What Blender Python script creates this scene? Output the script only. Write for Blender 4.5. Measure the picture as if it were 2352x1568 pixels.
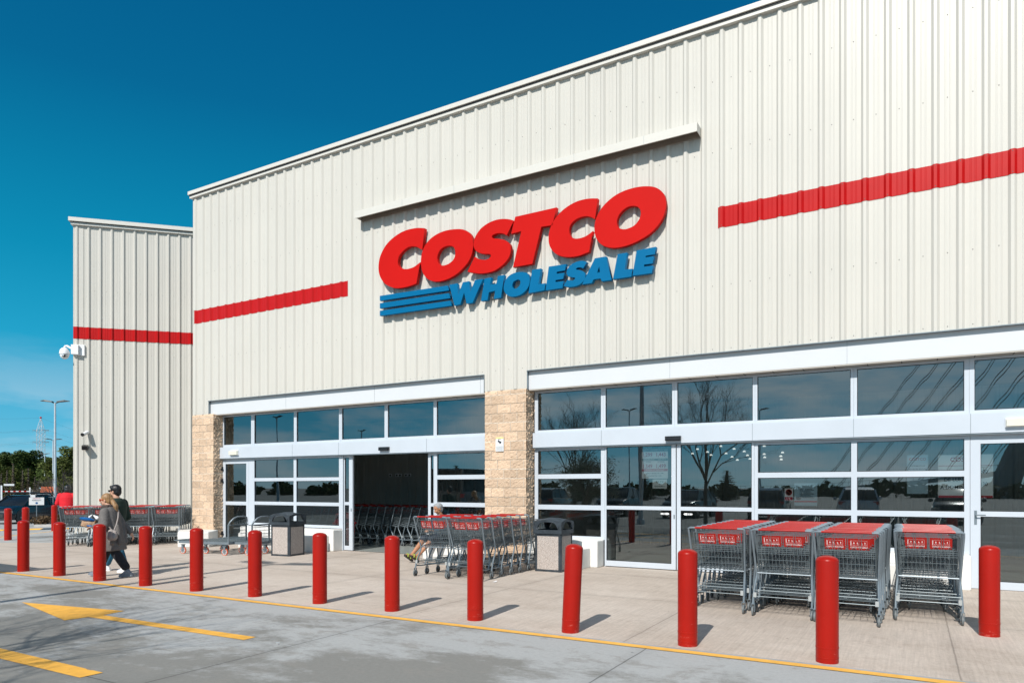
import bpy, bmesh, math, random
from mathutils import Vector, Matrix, noise as mn
R = math.radians
PI = math.pi
for o in list(bpy.data.objects):
    bpy.data.objects.remove(o)
scene = bpy.context.scene
C = scene.collection
rnd = random.Random(7)

# ---------------------------------------------------------------- camera
# world frame: facade of the store is the plane y = 0, x runs along it, z up
cam_d = bpy.data.cameras.new('camera')
cam = bpy.data.objects.new('camera', cam_d)
C.objects.link(cam)
cam.location = (0, -12.95, 1.6)
cam.rotation_euler = (R(90), 0, R(29.9))
cam_d.sensor_width = 36
cam_d.lens = 36 * 1600 / 2352
cam_d.shift_y = (1119.5 - 784) / 2352
cam_d.clip_start = 0.1
cam_d.clip_end = 3000
scene.camera = cam

# ---------------------------------------------------------------- sky + sun
SUN_EL = R(40.5)
SUN_AZ = R(5.4)          # sun stands in front of the facade, a little to the right
world = bpy.data.worlds.new("World")
scene.world = world
world.use_nodes = True
wt = world.node_tree
for n in list(wt.nodes):
    wt.nodes.remove(n)
def wn(t, **k):
    n = wt.nodes.new(t)
    for a, b in k.items():
        setattr(n, a, b)
    return n
sky = wn('ShaderNodeTexSky', sky_type='NISHITA', sun_disc=False)
sky.sun_elevation = SUN_EL
sky.sun_rotation = PI - SUN_AZ
sky.air_density = 0.8
sky.dust_density = 0.2
sky.ozone_density = 3.0
sky.altitude = 200
hs = wn('ShaderNodeHueSaturation')
hs.inputs['Saturation'].default_value = 1.35
hs.inputs['Value'].default_value = 1.0
wt.links.new(sky.outputs[0], hs.inputs['Color'])
tc = wn('ShaderNodeTexCoord')
mp = wn('ShaderNodeMapping')
mp.inputs['Scale'].default_value = (1.0, 1.0, 4.5)
mp.inputs['Location'].default_value = (0.3, 0.9, 0.2)
wt.links.new(tc.outputs['Generated'], mp.inputs[0])
nz = wn('ShaderNodeTexNoise')
nz.inputs['Scale'].default_value = 3.1
nz.inputs['Detail'].default_value = 8
nz.inputs['Roughness'].default_value = 0.58
wt.links.new(mp.outputs[0], nz.inputs['Vector'])
cr = wn('ShaderNodeValToRGB')
cr.color_ramp.elements[0].position = 0.43
cr.color_ramp.elements[1].position = 0.60
wt.links.new(nz.outputs[0], cr.inputs[0])
sx = wn('ShaderNodeSeparateXYZ')
wt.links.new(tc.outputs['Generated'], sx.inputs[0])
fd = wn('ShaderNodeMapRange')          # clouds and horizon veil only low in the sky
fd.inputs['From Min'].default_value = 0.02
fd.inputs['From Max'].default_value = 0.19
fd.inputs['To Min'].default_value = 0.65
fd.inputs['To Max'].default_value = 0.0
wt.links.new(sx.outputs[2], fd.inputs[0])
fd2 = wn('ShaderNodeMapRange')         # more cloud on the south side of the sky
fd2.inputs['From Min'].default_value = 0.15
fd2.inputs['From Max'].default_value = -0.45
fd2.inputs['To Min'].default_value = 0.0
fd2.inputs['To Max'].default_value = 1.0
wt.links.new(sx.outputs[1], fd2.inputs[0])
mxm = wn('ShaderNodeMath', operation='MAXIMUM')
wt.links.new(fd.outputs[0], mxm.inputs[0])
wt.links.new(fd2.outputs[0], mxm.inputs[1])
ml = wn('ShaderNodeMath', operation='MULTIPLY')
wt.links.new(cr.outputs[0], ml.inputs[0])
wt.links.new(mxm.outputs[0], ml.inputs[1])
ml2 = wn('ShaderNodeMath', operation='MULTIPLY')
ml2.inputs[1].default_value = 0.85
wt.links.new(ml.outputs[0], ml2.inputs[0])
mx = wn('ShaderNodeMix', data_type='RGBA')
wt.links.new(ml2.outputs[0], mx.inputs['Factor'])
zr = wn('ShaderNodeValToRGB')       # deep polarised blue overhead, paler towards the horizon
zr.color_ramp.elements[0].position = 0.0
zr.color_ramp.elements[0].color = (.27, .60, .76, 1)
zr.color_ramp.elements[1].position = 0.62
zr.color_ramp.elements[1].color = (.001, .105, .265, 1)
for p_, c_ in ((.07, (.09, .50, .74, 1)), (.16, (.012, .41, .65, 1)), (.28, (.001, .295, .50, 1)), (.46, (.001, .150, .325, 1))):
    e_ = zr.color_ramp.elements.new(p_); e_.color = c_
wt.links.new(sx.outputs[2], zr.inputs[0])
zs_ = wn('ShaderNodeVectorMath', operation='SCALE'); zs_.inputs['Scale'].default_value = 9.6
wt.links.new(zr.outputs[0], zs_.inputs[0])
mb0 = wn('ShaderNodeMix', data_type='RGBA'); mb0.inputs['Factor'].default_value = 0.88
wt.links.new(hs.outputs[0], mb0.inputs[6]); wt.links.new(zs_.outputs[0], mb0.inputs[7])
wt.links.new(mb0.outputs[2], mx.inputs[6])
mx.inputs[7].default_value = (6.8, 7.8, 8.4, 1)
sb = wn('ShaderNodeMapRange')          # the sky is brighter on the sun's side
sb.inputs['From Min'].default_value = -0.15
sb.inputs['From Max'].default_value = -0.75
sb.inputs['To Min'].default_value = 1.0
sb.inputs['To Max'].default_value = 1.35
wt.links.new(sx.outputs[1], sb.inputs[0])
sv_ = wn('ShaderNodeVectorMath', operation='SCALE')
wt.links.new(mx.outputs[2], sv_.inputs[0])
wt.links.new(sb.outputs[0], sv_.inputs['Scale'])
bg = wn('ShaderNodeBackground')
bg.inputs[1].default_value = 0.10
wt.links.new(sv_.outputs[0], bg.inputs[0])
wo = wn('ShaderNodeOutputWorld')
wt.links.new(bg.outputs[0], wo.inputs[0])

sun_d = bpy.data.lights.new('sun', 'SUN')
sun_d.energy = 5.0
sun_d.angle = R(0.5)
sun_d.color = (1.0, 0.955, 0.89)
sun = bpy.data.objects.new('sun', sun_d)
C.objects.link(sun)
SD = Vector((math.sin(SUN_AZ) * math.cos(SUN_EL), -math.cos(SUN_AZ) * math.cos(SUN_EL), math.sin(SUN_EL)))
sun.rotation_euler = SD.to_track_quat('Z', 'Y').to_euler()
sun.location = (0, -30, 30)

scene.view_settings.view_transform = 'Standard'
scene.view_settings.look = 'None'
scene.view_settings.exposure = 0.02
scene.view_settings.gamma = 1.0
scene.render.engine = 'CYCLES'

# ---------------------------------------------------------------- materials
def newmat(name):
    m = bpy.data.materials.new(name)
    m.use_nodes = True
    nt = m.node_tree
    for n in list(nt.nodes):
        nt.nodes.remove(n)
    out = nt.nodes.new('ShaderNodeOutputMaterial')
    return m, nt, out
def N(nt, t, **k):
    n = nt.nodes.new(t)
    for a, b in k.items():
        setattr(n, a, b)
    return n
def mat(name, col, rough=0.5, metal=0.0, var=0.08, scale=6.0, bump=0.0, bscale=60.0, spec=0.5, coat=0.0, stretch=None, emit=None):
    m, nt, out = newmat(name)
    p = N(nt, 'ShaderNodeBsdfPrincipled')
    p.inputs['Roughness'].default_value = rough
    p.inputs['Metallic'].default_value = metal
    p.inputs['Specular IOR Level'].default_value = spec
    p.inputs['Coat Weight'].default_value = coat
    tcn = N(nt, 'ShaderNodeTexCoord')
    mpn = N(nt, 'ShaderNodeMapping')
    if stretch:
        mpn.inputs['Scale'].default_value = stretch
    nt.links.new(tcn.outputs['Object'], mpn.inputs[0])
    nn = N(nt, 'ShaderNodeTexNoise')
    nn.inputs['Scale'].default_value = scale
    nn.inputs['Detail'].default_value = 6
    nt.links.new(mpn.outputs[0], nn.inputs['Vector'])
    mr = N(nt, 'ShaderNodeMapRange')
    mr.inputs['From Min'].default_value = 0.25
    mr.inputs['From Max'].default_value = 0.75
    mr.inputs['To Min'].default_value = 1 - var
    mr.inputs['To Max'].default_value = 1 + var
    nt.links.new(nn.outputs[0], mr.inputs[0])
    vm = N(nt, 'ShaderNodeVectorMath', operation='SCALE')
    vm.inputs[0].default_value = col[:3]
    nt.links.new(mr.outputs[0], vm.inputs['Scale'])
    nt.links.new(vm.outputs[0], p.inputs['Base Color'])
    if bump:
        bn = N(nt, 'ShaderNodeTexNoise')
        bn.inputs['Scale'].default_value = bscale
        bn.inputs['Detail'].default_value = 4
        nt.links.new(mpn.outputs[0], bn.inputs['Vector'])
        bp = N(nt, 'ShaderNodeBump')
        bp.inputs['Strength'].default_value = bump
        bp.inputs['Distance'].default_value = 0.01
        nt.links.new(bn.outputs[0], bp.inputs['Height'])
        nt.links.new(bp.outputs[0], p.inputs['Normal'])
    if emit:
        p.inputs['Emission Color'].default_value = emit[0] + (1,)
        p.inputs['Emission Strength'].default_value = emit[1]
    nt.links.new(p.outputs[0], out.inputs[0])
    return m

M = {}
M['clad'] = mat('cladding_white', (0.565, 0.545, 0.50), 0.36, 0, 0.018, 1.2, 0, stretch=(1, 1, 0.15), spec=0.3)
M['cladin'] = mat('inner_panel', (0.30, 0.29, 0.27), 0.6, 0, 0.05, 2)
M['trim'] = mat('coping_white', (0.60, 0.58, 0.53), 0.4, 0, 0.02, 2)
M['fascia'] = mat('fascia_white', (0.59, 0.61, 0.63), 0.42, 0, 0.015, 1.5, spec=0.4)
M['band'] = mat('band_red', (0.44, 0.006, 0.006), 0.34, 0, 0.06, 3, spec=0.22)
M['signred'] = mat('letter_red', (0.50, 0.008, 0.006), 0.5, 0, 0.04, 1.6, spec=0.08)
M['signblue'] = mat('letter_blue', (0.001, 0.125, 0.28), 0.5, 0, 0.04, 1.6, spec=0.08)
M['screw'] = mat('screw', (0.18, 0.17, 0.16), 0.5, 0.2)
M['dark'] = mat('dark', (0.02, 0.02, 0.022), 0.5)
M['black'] = mat('black_plastic', (0.012, 0.012, 0.014), 0.35)
M['alu'] = mat('aluminium_frame', (0.50, 0.545, 0.60), 0.38, 0.0, 0.03, 2, spec=0.5)
M['alud'] = mat('rail_metal', (0.42, 0.46, 0.50), 0.35, 0.7, 0.05)
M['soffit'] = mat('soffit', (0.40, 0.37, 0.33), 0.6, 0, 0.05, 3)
M['plinth'] = mat('plinth_paint', (0.72, 0.71, 0.68), 0.7, 0, 0.07, 3, 0.25, 25)
M['gpaint'] = mat('green_grey', (0.2, 0.22, 0.22), 0.6)
M['bollard'] = mat('bollard_red', (0.40, 0.010, 0.004), 0.28, 0, 0.12, 5, 0.12, 30, spec=0.35, coat=0.05)
M['galv'] = mat('galvanised', (0.18, 0.22, 0.25), 0.42, 0.3, 0.10, 8)
M['galvd'] = mat('galvanised_dull', (0.22, 0.26, 0.285), 0.42, 0.45, 0.15, 6)
M['wire'] = mat('zinc_wire', (0.125, 0.155, 0.17), 0.42, 0.3, 0.1, 10)
M['cred'] = mat('cart_red', (0.34, 0.007, 0.004), 0.30, 0, 0.08, 8, spec=0.5)
M['cgrey'] = mat('cart_grey_cap', (0.30, 0.33, 0.36), 0.45)
M['white'] = mat('white_print', (0.80, 0.80, 0.80), 0.5)
M['clip'] = mat('white_clip', (0.36, 0.38, 0.38), 0.5)
M['tyre'] = mat('tyre_grey', (0.13, 0.145, 0.15), 0.6, 0, 0.15, 20)
M['rubber'] = mat('rubber_black', (0.02, 0.02, 0.02), 0.6)
M['orange'] = mat('orange_tyre', (0.62, 0.10, 0.03), 0.4)
M['hub'] = mat('wheel_hub', (0.45, 0.47, 0.48), 0.4, 0.2)
M['binframe'] = mat('bin_frame', (0.035, 0.045, 0.055), 0.38, 0, 0.5, 7, 0.3, 18)
M['skin'] = mat('skin', (0.56, 0.31, 0.21), 0.5, 0, 0.05, 20)
M['skin2'] = mat('skin_tan', (0.42, 0.20, 0.11), 0.5, 0, 0.05, 20)
M['coat'] = mat('grey_wool', (0.155, 0.145, 0.14), 0.9, 0, 0.16, 30, 0.5, 90, spec=0.1)
M['scarf'] = mat('scarf', (0.075, 0.06, 0.055), 0.9, 0, 0.2, 25, 0.4, 60, spec=0.1)
M['blonde'] = mat('blonde_hair', (0.30, 0.17, 0.075), 0.5, 0, 0.45, 40, 0.6, 60, stretch=(1, 1, 0.2))
M['blackhair'] = mat('black_hair', (0.012, 0.011, 0.012), 0.4, 0, 0.4, 40, 0.5, 60)
M['greyhair'] = mat('grey_hair', (0.30, 0.31, 0.32), 0.5, 0, 0.4, 50, 0.6, 60)
M['jeansd'] = mat('dark_denim', (0.014, 0.016, 0.022), 0.85, 0, 0.3, 30)
M['jeans'] = mat('blue_jeans', (0.02, 0.13, 0.22), 0.85, 0, 0.3, 25)
M['green'] = mat('green_sweater', (0.014, 0.032, 0.024), 0.9, 0, 0.2, 30)
M['redcl'] = mat('red_jacket', (0.62, 0.006, 0.018), 0.8, 0, 0.1, 15, 0.3, 30)
M['blue'] = mat('blue_print', (0.006, 0.10, 0.30), 0.35)
M['shoe'] = mat('shoe_grey', (0.17, 0.20, 0.24), 0.6, 0, 0.3, 20)
M['shoenavy'] = mat('shoe_navy', (0.02, 0.03, 0.05), 0.6)
M['nuts'] = mat('snack_brown', (0.36, 0.22, 0.13), 0.6, 0, 0.5, 60, 0.5, 60)
M['bag'] = mat('canvas_bag', (0.33, 0.29, 0.27), 0.8, 0, 0.1, 20, 0.3, 40)
M['camwhite'] = mat('camera_white', (0.80, 0.81, 0.82), 0.3)
M['bark'] = mat('bark', (0.10, 0.085, 0.07), 0.9, 0, 0.4, 8, 0.6, 20, stretch=(1, 1, 0.3))
M['barkl'] = mat('olive_bark', (0.20, 0.18, 0.15), 0.9, 0, 0.4, 8, 0.6, 20)
M['leaf'] = mat('pine_leaf', (0.050, 0.078, 0.018), 0.75, 0, 0.55, 0.6, spec=0.2)
M['leaf2'] = mat('broad_leaf', (0.085, 0.105, 0.024), 0.7, 0, 0.5, 0.7, spec=0.2)
M['leafo'] = mat('olive_leaf', (0.24, 0.28, 0.22), 0.6, 0, 0.4, 2)
M['ivy'] = mat('ivy_brown', (0.060, 0.045, 0.022), 0.85, 0, 0.5, 1.5)
M['shrub'] = mat('dry_shrub', (0.075, 0.045, 0.018), 0.85, 0, 0.6, 4)
M['lamp'] = mat('lamp_pole', (0.50, 0.54, 0.57), 0.4, 0.3, 0.05)
M['lamph'] = mat('lamp_head', (0.05, 0.05, 0.05), 0.5)
M['pylon'] = mat('pylon_steel', (0.40, 0.42, 0.44), 0.6, 0.2)
M['yel'] = mat('yellow_line', (0.82, 0.42, 0.055), 0.7, 0, 0.12, 6, 0.2, 60)
M['carnavy'] = mat('car_navy', (0.005, 0.012, 0.020), 0.25, 0.1, 0.02, 2, coat=0.3)
M['cargrey'] = mat('car_grey', (0.10, 0.105, 0.11), 0.25, 0.3, 0.02, 2, coat=0.6)
M['carwhite'] = mat('car_white', (0.65, 0.66, 0.67), 0.25, 0, 0.02, 2, coat=0.6)
M['carglass'] = mat('car_glass', (0.008, 0.010, 0.012), 0.12, 0, 0, 2, spec=0.35)
M['cartrim'] = mat('car_trim', (0.03, 0.03, 0.03), 0.5)
M['alloy'] = mat('alloy_wheel', (0.40, 0.41, 0.42), 0.3, 0.8)
M['orangeroof'] = mat('orange_tile', (0.42, 0.10, 0.04), 0.8, 0, 0.3, 12)
M['kerb'] = mat('kerb_stone', (0.50, 0.48, 0.45), 0.8, 0, 0.12, 4, 0.3, 30)
M['conc'] = mat('bridge_concrete', (0.32, 0.32, 0.31), 0.8, 0, 0.1, 0.5)
M['redplastic'] = mat('red_plastic', (0.45, 0.012, 0.02), 0.35)
M['inwall'] = mat('interior_wall', (0.42, 0.40, 0.36), 0.7, 0, 0.05, 2)
M['ceil'] = mat('interior_ceiling', (0.10, 0.10, 0.10), 0.8)
M['paper'] = mat('paper', (0.70, 0.71, 0.72), 0.6)
M['ink'] = mat('ink_dark', (0.03, 0.035, 0.05), 0.6)
M['inkteal'] = mat('ink_teal', (0.04, 0.14, 0.16), 0.6)
M['inkred'] = mat('ink_red', (0.45, 0.02, 0.04), 0.6)
M['yelpaper'] = mat('yellow_paper', (0.78, 0.62, 0.25), 0.6)
M['cream'] = mat('lamp_cream', (0.68, 0.66, 0.55), 0.4)
M['hat'] = mat('white_cap', (0.7, 0.72, 0.75), 0.6)

# split-face block
def stone_mat(name, col, mortar):
    m, nt, out = newmat(name)
    p = N(nt, 'ShaderNodeBsdfPrincipled')
    p.inputs['Roughness'].default_value = 0.9
    p.inputs['Specular IOR Level'].default_value = 0.15
    tcn = N(nt, 'ShaderNodeTexCoord')
    n1 = N(nt, 'ShaderNodeTexNoise'); n1.inputs['Scale'].default_value = 1.6; n1.inputs['Detail'].default_value = 8
    n1.inputs['Roughness'].default_value = 0.7
    nt.links.new(tcn.outputs['Object'], n1.inputs['Vector'])
    n2 = N(nt, 'ShaderNodeTexNoise'); n2.inputs['Scale'].default_value = 75; n2.inputs['Detail'].default_value = 7
    nt.links.new(tcn.outputs['Object'], n2.inputs['Vector'])
    mr = N(nt, 'ShaderNodeMapRange'); mr.inputs['From Min'].default_value = 0.3; mr.inputs['From Max'].default_value = 0.7
    mr.inputs['To Min'].default_value = 0.86; mr.inputs['To Max'].default_value = 1.10
    nt.links.new(n1.outputs[0], mr.inputs[0])
    at = N(nt, 'ShaderNodeAttribute'); at.attribute_name = 'tone'
    sc = N(nt, 'ShaderNodeMath', operation='MULTIPLY')
    nt.links.new(mr.outputs[0], sc.inputs[0]); nt.links.new(at.outputs['Fac'], sc.inputs[1])
    vm = N(nt, 'ShaderNodeVectorMath', operation='SCALE'); vm.inputs[0].default_value = col
    nt.links.new(sc.outputs[0], vm.inputs['Scale'])
    nt.links.new(vm.outputs[0], p.inputs['Base Color'])
    bp = N(nt, 'ShaderNodeBump'); bp.inputs['Strength'].default_value = 0.9; bp.inputs['Distance'].default_value = 0.02
    nt.links.new(n2.outputs[0], bp.inputs['Height']); nt.links.new(bp.outputs[0], p.inputs['Normal'])
    nt.links.new(p.outputs[0], out.inputs[0])
    return m
M['stone'] = stone_mat('split_block', (0.66, 0.485, 0.345), None)
M['mortar'] = mat('mortar', (0.60, 0.52, 0.43), 0.9)

# pebble panel of the bins
def pebble():
    m, nt, out = newmat('pebble_panel')
    p = N(nt, 'ShaderNodeBsdfPrincipled'); p.inputs['Roughness'].default_value = 0.8
    tcn = N(nt, 'ShaderNodeTexCoord')
    v = N(nt, 'ShaderNodeTexVoronoi'); v.inputs['Scale'].default_value = 90
    nt.links.new(tcn.outputs['Object'], v.inputs['Vector'])
    c = N(nt, 'ShaderNodeValToRGB')
    c.color_ramp.elements[0].color = (0.62, 0.56, 0.52, 1); c.color_ramp.elements[1].color = (0.34, 0.29, 0.26, 1)
    c.color_ramp.elements[0].position = 0.2; c.color_ramp.elements[1].position = 0.7
    nt.links.new(v.outputs['Distance'], c.inputs[0]); nt.links.new(c.outputs[0], p.inputs['Base Color'])
    bp = N(nt, 'ShaderNodeBump'); bp.inputs['Strength'].default_value = 0.8; bp.inputs['Distance'].default_value = 0.01
    bp.invert = True
    nt.links.new(v.outputs['Distance'], bp.inputs['Height']); nt.links.new(bp.outputs[0], p.inputs['Normal'])
    nt.links.new(p.outputs[0], out.inputs[0])
    return m
M['pebble'] = pebble()

# tinted, strongly reflecting shop glass
def glass(name, refl, tint, wav):
    m, nt, out = newmat(name)
    g = N(nt, 'ShaderNodeBsdfGlossy'); g.inputs['Roughness'].default_value = 0.0
    g.inputs['Color'].default_value = (0.86, 0.97, 1.0, 1)
    t = N(nt, 'ShaderNodeBsdfTransparent'); t.inputs['Color'].default_value = tint + (1,)
    mxs = N(nt, 'ShaderNodeMixShader')
    lw = N(nt, 'ShaderNodeFresnel'); lw.inputs['IOR'].default_value = 1.5
    mr = N(nt, 'ShaderNodeMapRange'); mr.inputs['To Min'].default_value = refl; mr.inputs['To Max'].default_value = 1.0
    nt.links.new(lw.outputs[0], mr.inputs[0]); nt.links.new(mr.outputs[0], mxs.inputs[0])
    tcn = N(nt, 'ShaderNodeTexCoord')
    mpn = N(nt, 'ShaderNodeMapping'); mpn.inputs['Scale'].default_value = (1.0, 1.0, 0.35)
    nt.links.new(tcn.outputs['Object'], mpn.inputs[0])
    nn = N(nt, 'ShaderNodeTexNoise'); nn.inputs['Scale'].default_value = 2.2; nn.inputs['Detail'].default_value = 1
    nt.links.new(mpn.outputs[0], nn.inputs['Vector'])
    bp = N(nt, 'ShaderNodeBump'); bp.inputs['Strength'].default_value = wav; bp.inputs['Distance'].default_value = 0.01
    nt.links.new(nn.outputs[0], bp.inputs['Height']); nt.links.new(bp.outputs[0], g.inputs['Normal'])
    nt.links.new(t.outputs[0], mxs.inputs[1]); nt.links.new(g.outputs[0], mxs.inputs[2])
    nt.links.new(mxs.outputs[0], out.inputs[0])
    return m
M['glass'] = glass('shop_glass', 0.15, (0.44, 0.48, 0.48), 0.07)

# ground materials: position driven stains, joints, broom marks
def ground_mat(name, ca, cb, cc_, jx0, jxl, jys, broom=0.0, patch=0.5, edge=0.045, crackv=0.45):
    m, nt, out = newmat(name)
    p = N(nt, 'ShaderNodeBsdfPrincipled'); p.inputs['Roughness'].default_value = 0.85
    p.inputs['Specular IOR Level'].default_value = 0.25
    ge = N(nt, 'ShaderNodeNewGeometry')
    pos = ge.outputs['Position']
    def noise(s, d=6, r=0.6, vec=None, dist=0.0):
        n = N(nt, 'ShaderNodeTexNoise'); n.inputs['Scale'].default_value = s; n.inputs['Detail'].default_value = d
        n.inputs['Roughness'].default_value = r; n.inputs['Distortion'].default_value = dist
        nt.links.new(vec or pos, n.inputs['Vector'])
        return n.outputs[0]
    def ramp(v, a, b, c0=0.0, c1=1.0):
        r = N(nt, 'ShaderNodeMapRange'); r.inputs['From Min'].default_value = a; r.inputs['From Max'].default_value = b
        r.inputs['To Min'].default_value = c0; r.inputs['To Max'].default_value = c1
        nt.links.new(v, r.inputs[0]); return r.outputs[0]
    def mixc(f, a, b):
        x = N(nt, 'ShaderNodeMix', data_type='RGBA')
        nt.links.new(f, x.inputs['Factor'])
        for v, i in ((a, 6), (b, 7)):
            if isinstance(v, tuple): x.inputs[i].default_value = v + (1,)
            else: nt.links.new(v, x.inputs[i])
        return x.outputs[2]
    def math2(op, a, b):
        x = N(nt, 'ShaderNodeMath', operation=op)
        for v, i in ((a, 0), (b, 1)):
            if isinstance(v, (int, float)): x.inputs[i].default_value = v
            else: nt.links.new(v, x.inputs[i])
        return x.outputs[0]
    mpv = N(nt, 'ShaderNodeMapping'); mpv.inputs['Scale'].default_value = (0.8, 1.25, 1)
    nt.links.new(pos, mpv.inputs[0])
    big = noise(0.42, 12, 0.74, mpv.outputs[0], 0.2)
    if crackv < .5:      # the strip of road beside the kerb is worn paler than the wheel tracks
        sy0 = N(nt, 'ShaderNodeSeparateXYZ'); nt.links.new(pos, sy0.inputs[0])
        big = math2('ADD', big, math2('MULTIPLY', ramp(sy0.outputs[1], -9.4, -6.4, -1.0, 1.0), 0.075))
    col = mixc(ramp(big, 0.5 - edge, 0.5 + edge), ca, cb)
    med = noise(1.9, 10, 0.78, mpv.outputs[0], 0.3)
    col = mixc(math2('MULTIPLY', ramp(med, 0.53, 0.60), patch), col, cc_)
    fine = ramp(noise(22, 10, 0.85), 0.3, 0.7, 0.84, 1.13)
    spk = ramp(noise(150, 3, 0.6), 0.3, 0.7, 0.90, 1.08)
    sp2 = N(nt, 'ShaderNodeTexVoronoi'); sp2.inputs['Scale'].default_value = 1.7
    nt.links.new(pos, sp2.inputs['Vector'])
    spot = ramp(sp2.outputs['Distance'], 0.018, 0.03, 0.55, 1.0)
    f = math2('MULTIPLY', math2('MULTIPLY', fine, spk), spot)
    sx = N(nt, 'ShaderNodeSeparateXYZ'); nt.links.new(pos, sx.inputs[0])
    wob = math2('MULTIPLY', math2('SUBTRACT', noise(3.0, 3, 0.5), 0.5), 0.02)
    X = math2('ADD', sx.outputs[0], wob); Y = math2('ADD', sx.outputs[1], wob)
    u = math2('DIVIDE', math2('SUBTRACT', X, jx0), jxl)
    dx = math2('MULTIPLY', math2('ABSOLUTE', math2('SUBTRACT', math2('FRACT', math2('ADD', u, 0.5), 0), 0.5), 0), jxl)
    d = dx
    for jy in jys:
        d = math2('MINIMUM', d, math2('ABSOLUTE', math2('SUBTRACT', Y, jy), 0))
    crack = ramp(d, 0.003, 0.011, crackv, 1.0)
    soft = ramp(d, 0.0, 0.16, 0.90, 1.0)
    f = math2('MULTIPLY', math2('MULTIPLY', f, crack), soft)
    h = fine
    if broom:
        br = N(nt, 'ShaderNodeMapping'); br.inputs['Scale'].default_value = (40, 1.6, 1); br.inputs['Rotation'].default_value = (0, 0, R(4))
        nt.links.new(pos, br.inputs[0])
        bn = noise(1.0, 4, 0.6, br.outputs[0])
        bf = ramp(bn, 0.3, 0.7, 1 - broom, 1 + broom * 0.6)
        f = math2('MULTIPLY', f, bf)
    sc = N(nt, 'ShaderNodeVectorMath', operation='SCALE')
    nt.links.new(col, sc.inputs[0]); nt.links.new(f, sc.inputs['Scale'])
    nt.links.new(sc.outputs[0], p.inputs['Base Color'])
    bp = N(nt, 'ShaderNodeBump'); bp.inputs['Strength'].default_value = 0.35; bp.inputs['Distance'].default_value = 0.01
    nt.links.new(f, bp.inputs['Height']); nt.links.new(bp.outputs[0], p.inputs['Normal'])
    nt.links.new(p.outputs[0], out.inputs[0])
    return m
M['road'] = ground_mat('road_concrete', (0.225, 0.222, 0.205), (0.385, 0.392, 0.385), (0.25, 0.238, 0.215), -5.46, 3.16, (-9.62, -15.5), 0, 0.55)
M['walk'] = ground_mat('walk_concrete', (0.455, 0.385, 0.325), (0.56, 0.49, 0.425), (0.375, 0.31, 0.255), -5.55, 2.95, (-3.35, -0.9), 0.13, 0.30, 0.12, 0.66)
M['indoor'] = mat('indoor_floor', (0.33, 0.36, 0.34), 0.3, 0, 0.08, 1.5)
M['asphalt'] = mat('asphalt', (0.045, 0.045, 0.047), 0.85, 0, 0.15, 3, 0.3, 60)
M['shelfin'] = mat('shelf_inside', (0.26, 0.22, 0.18), 0.7)

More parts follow.
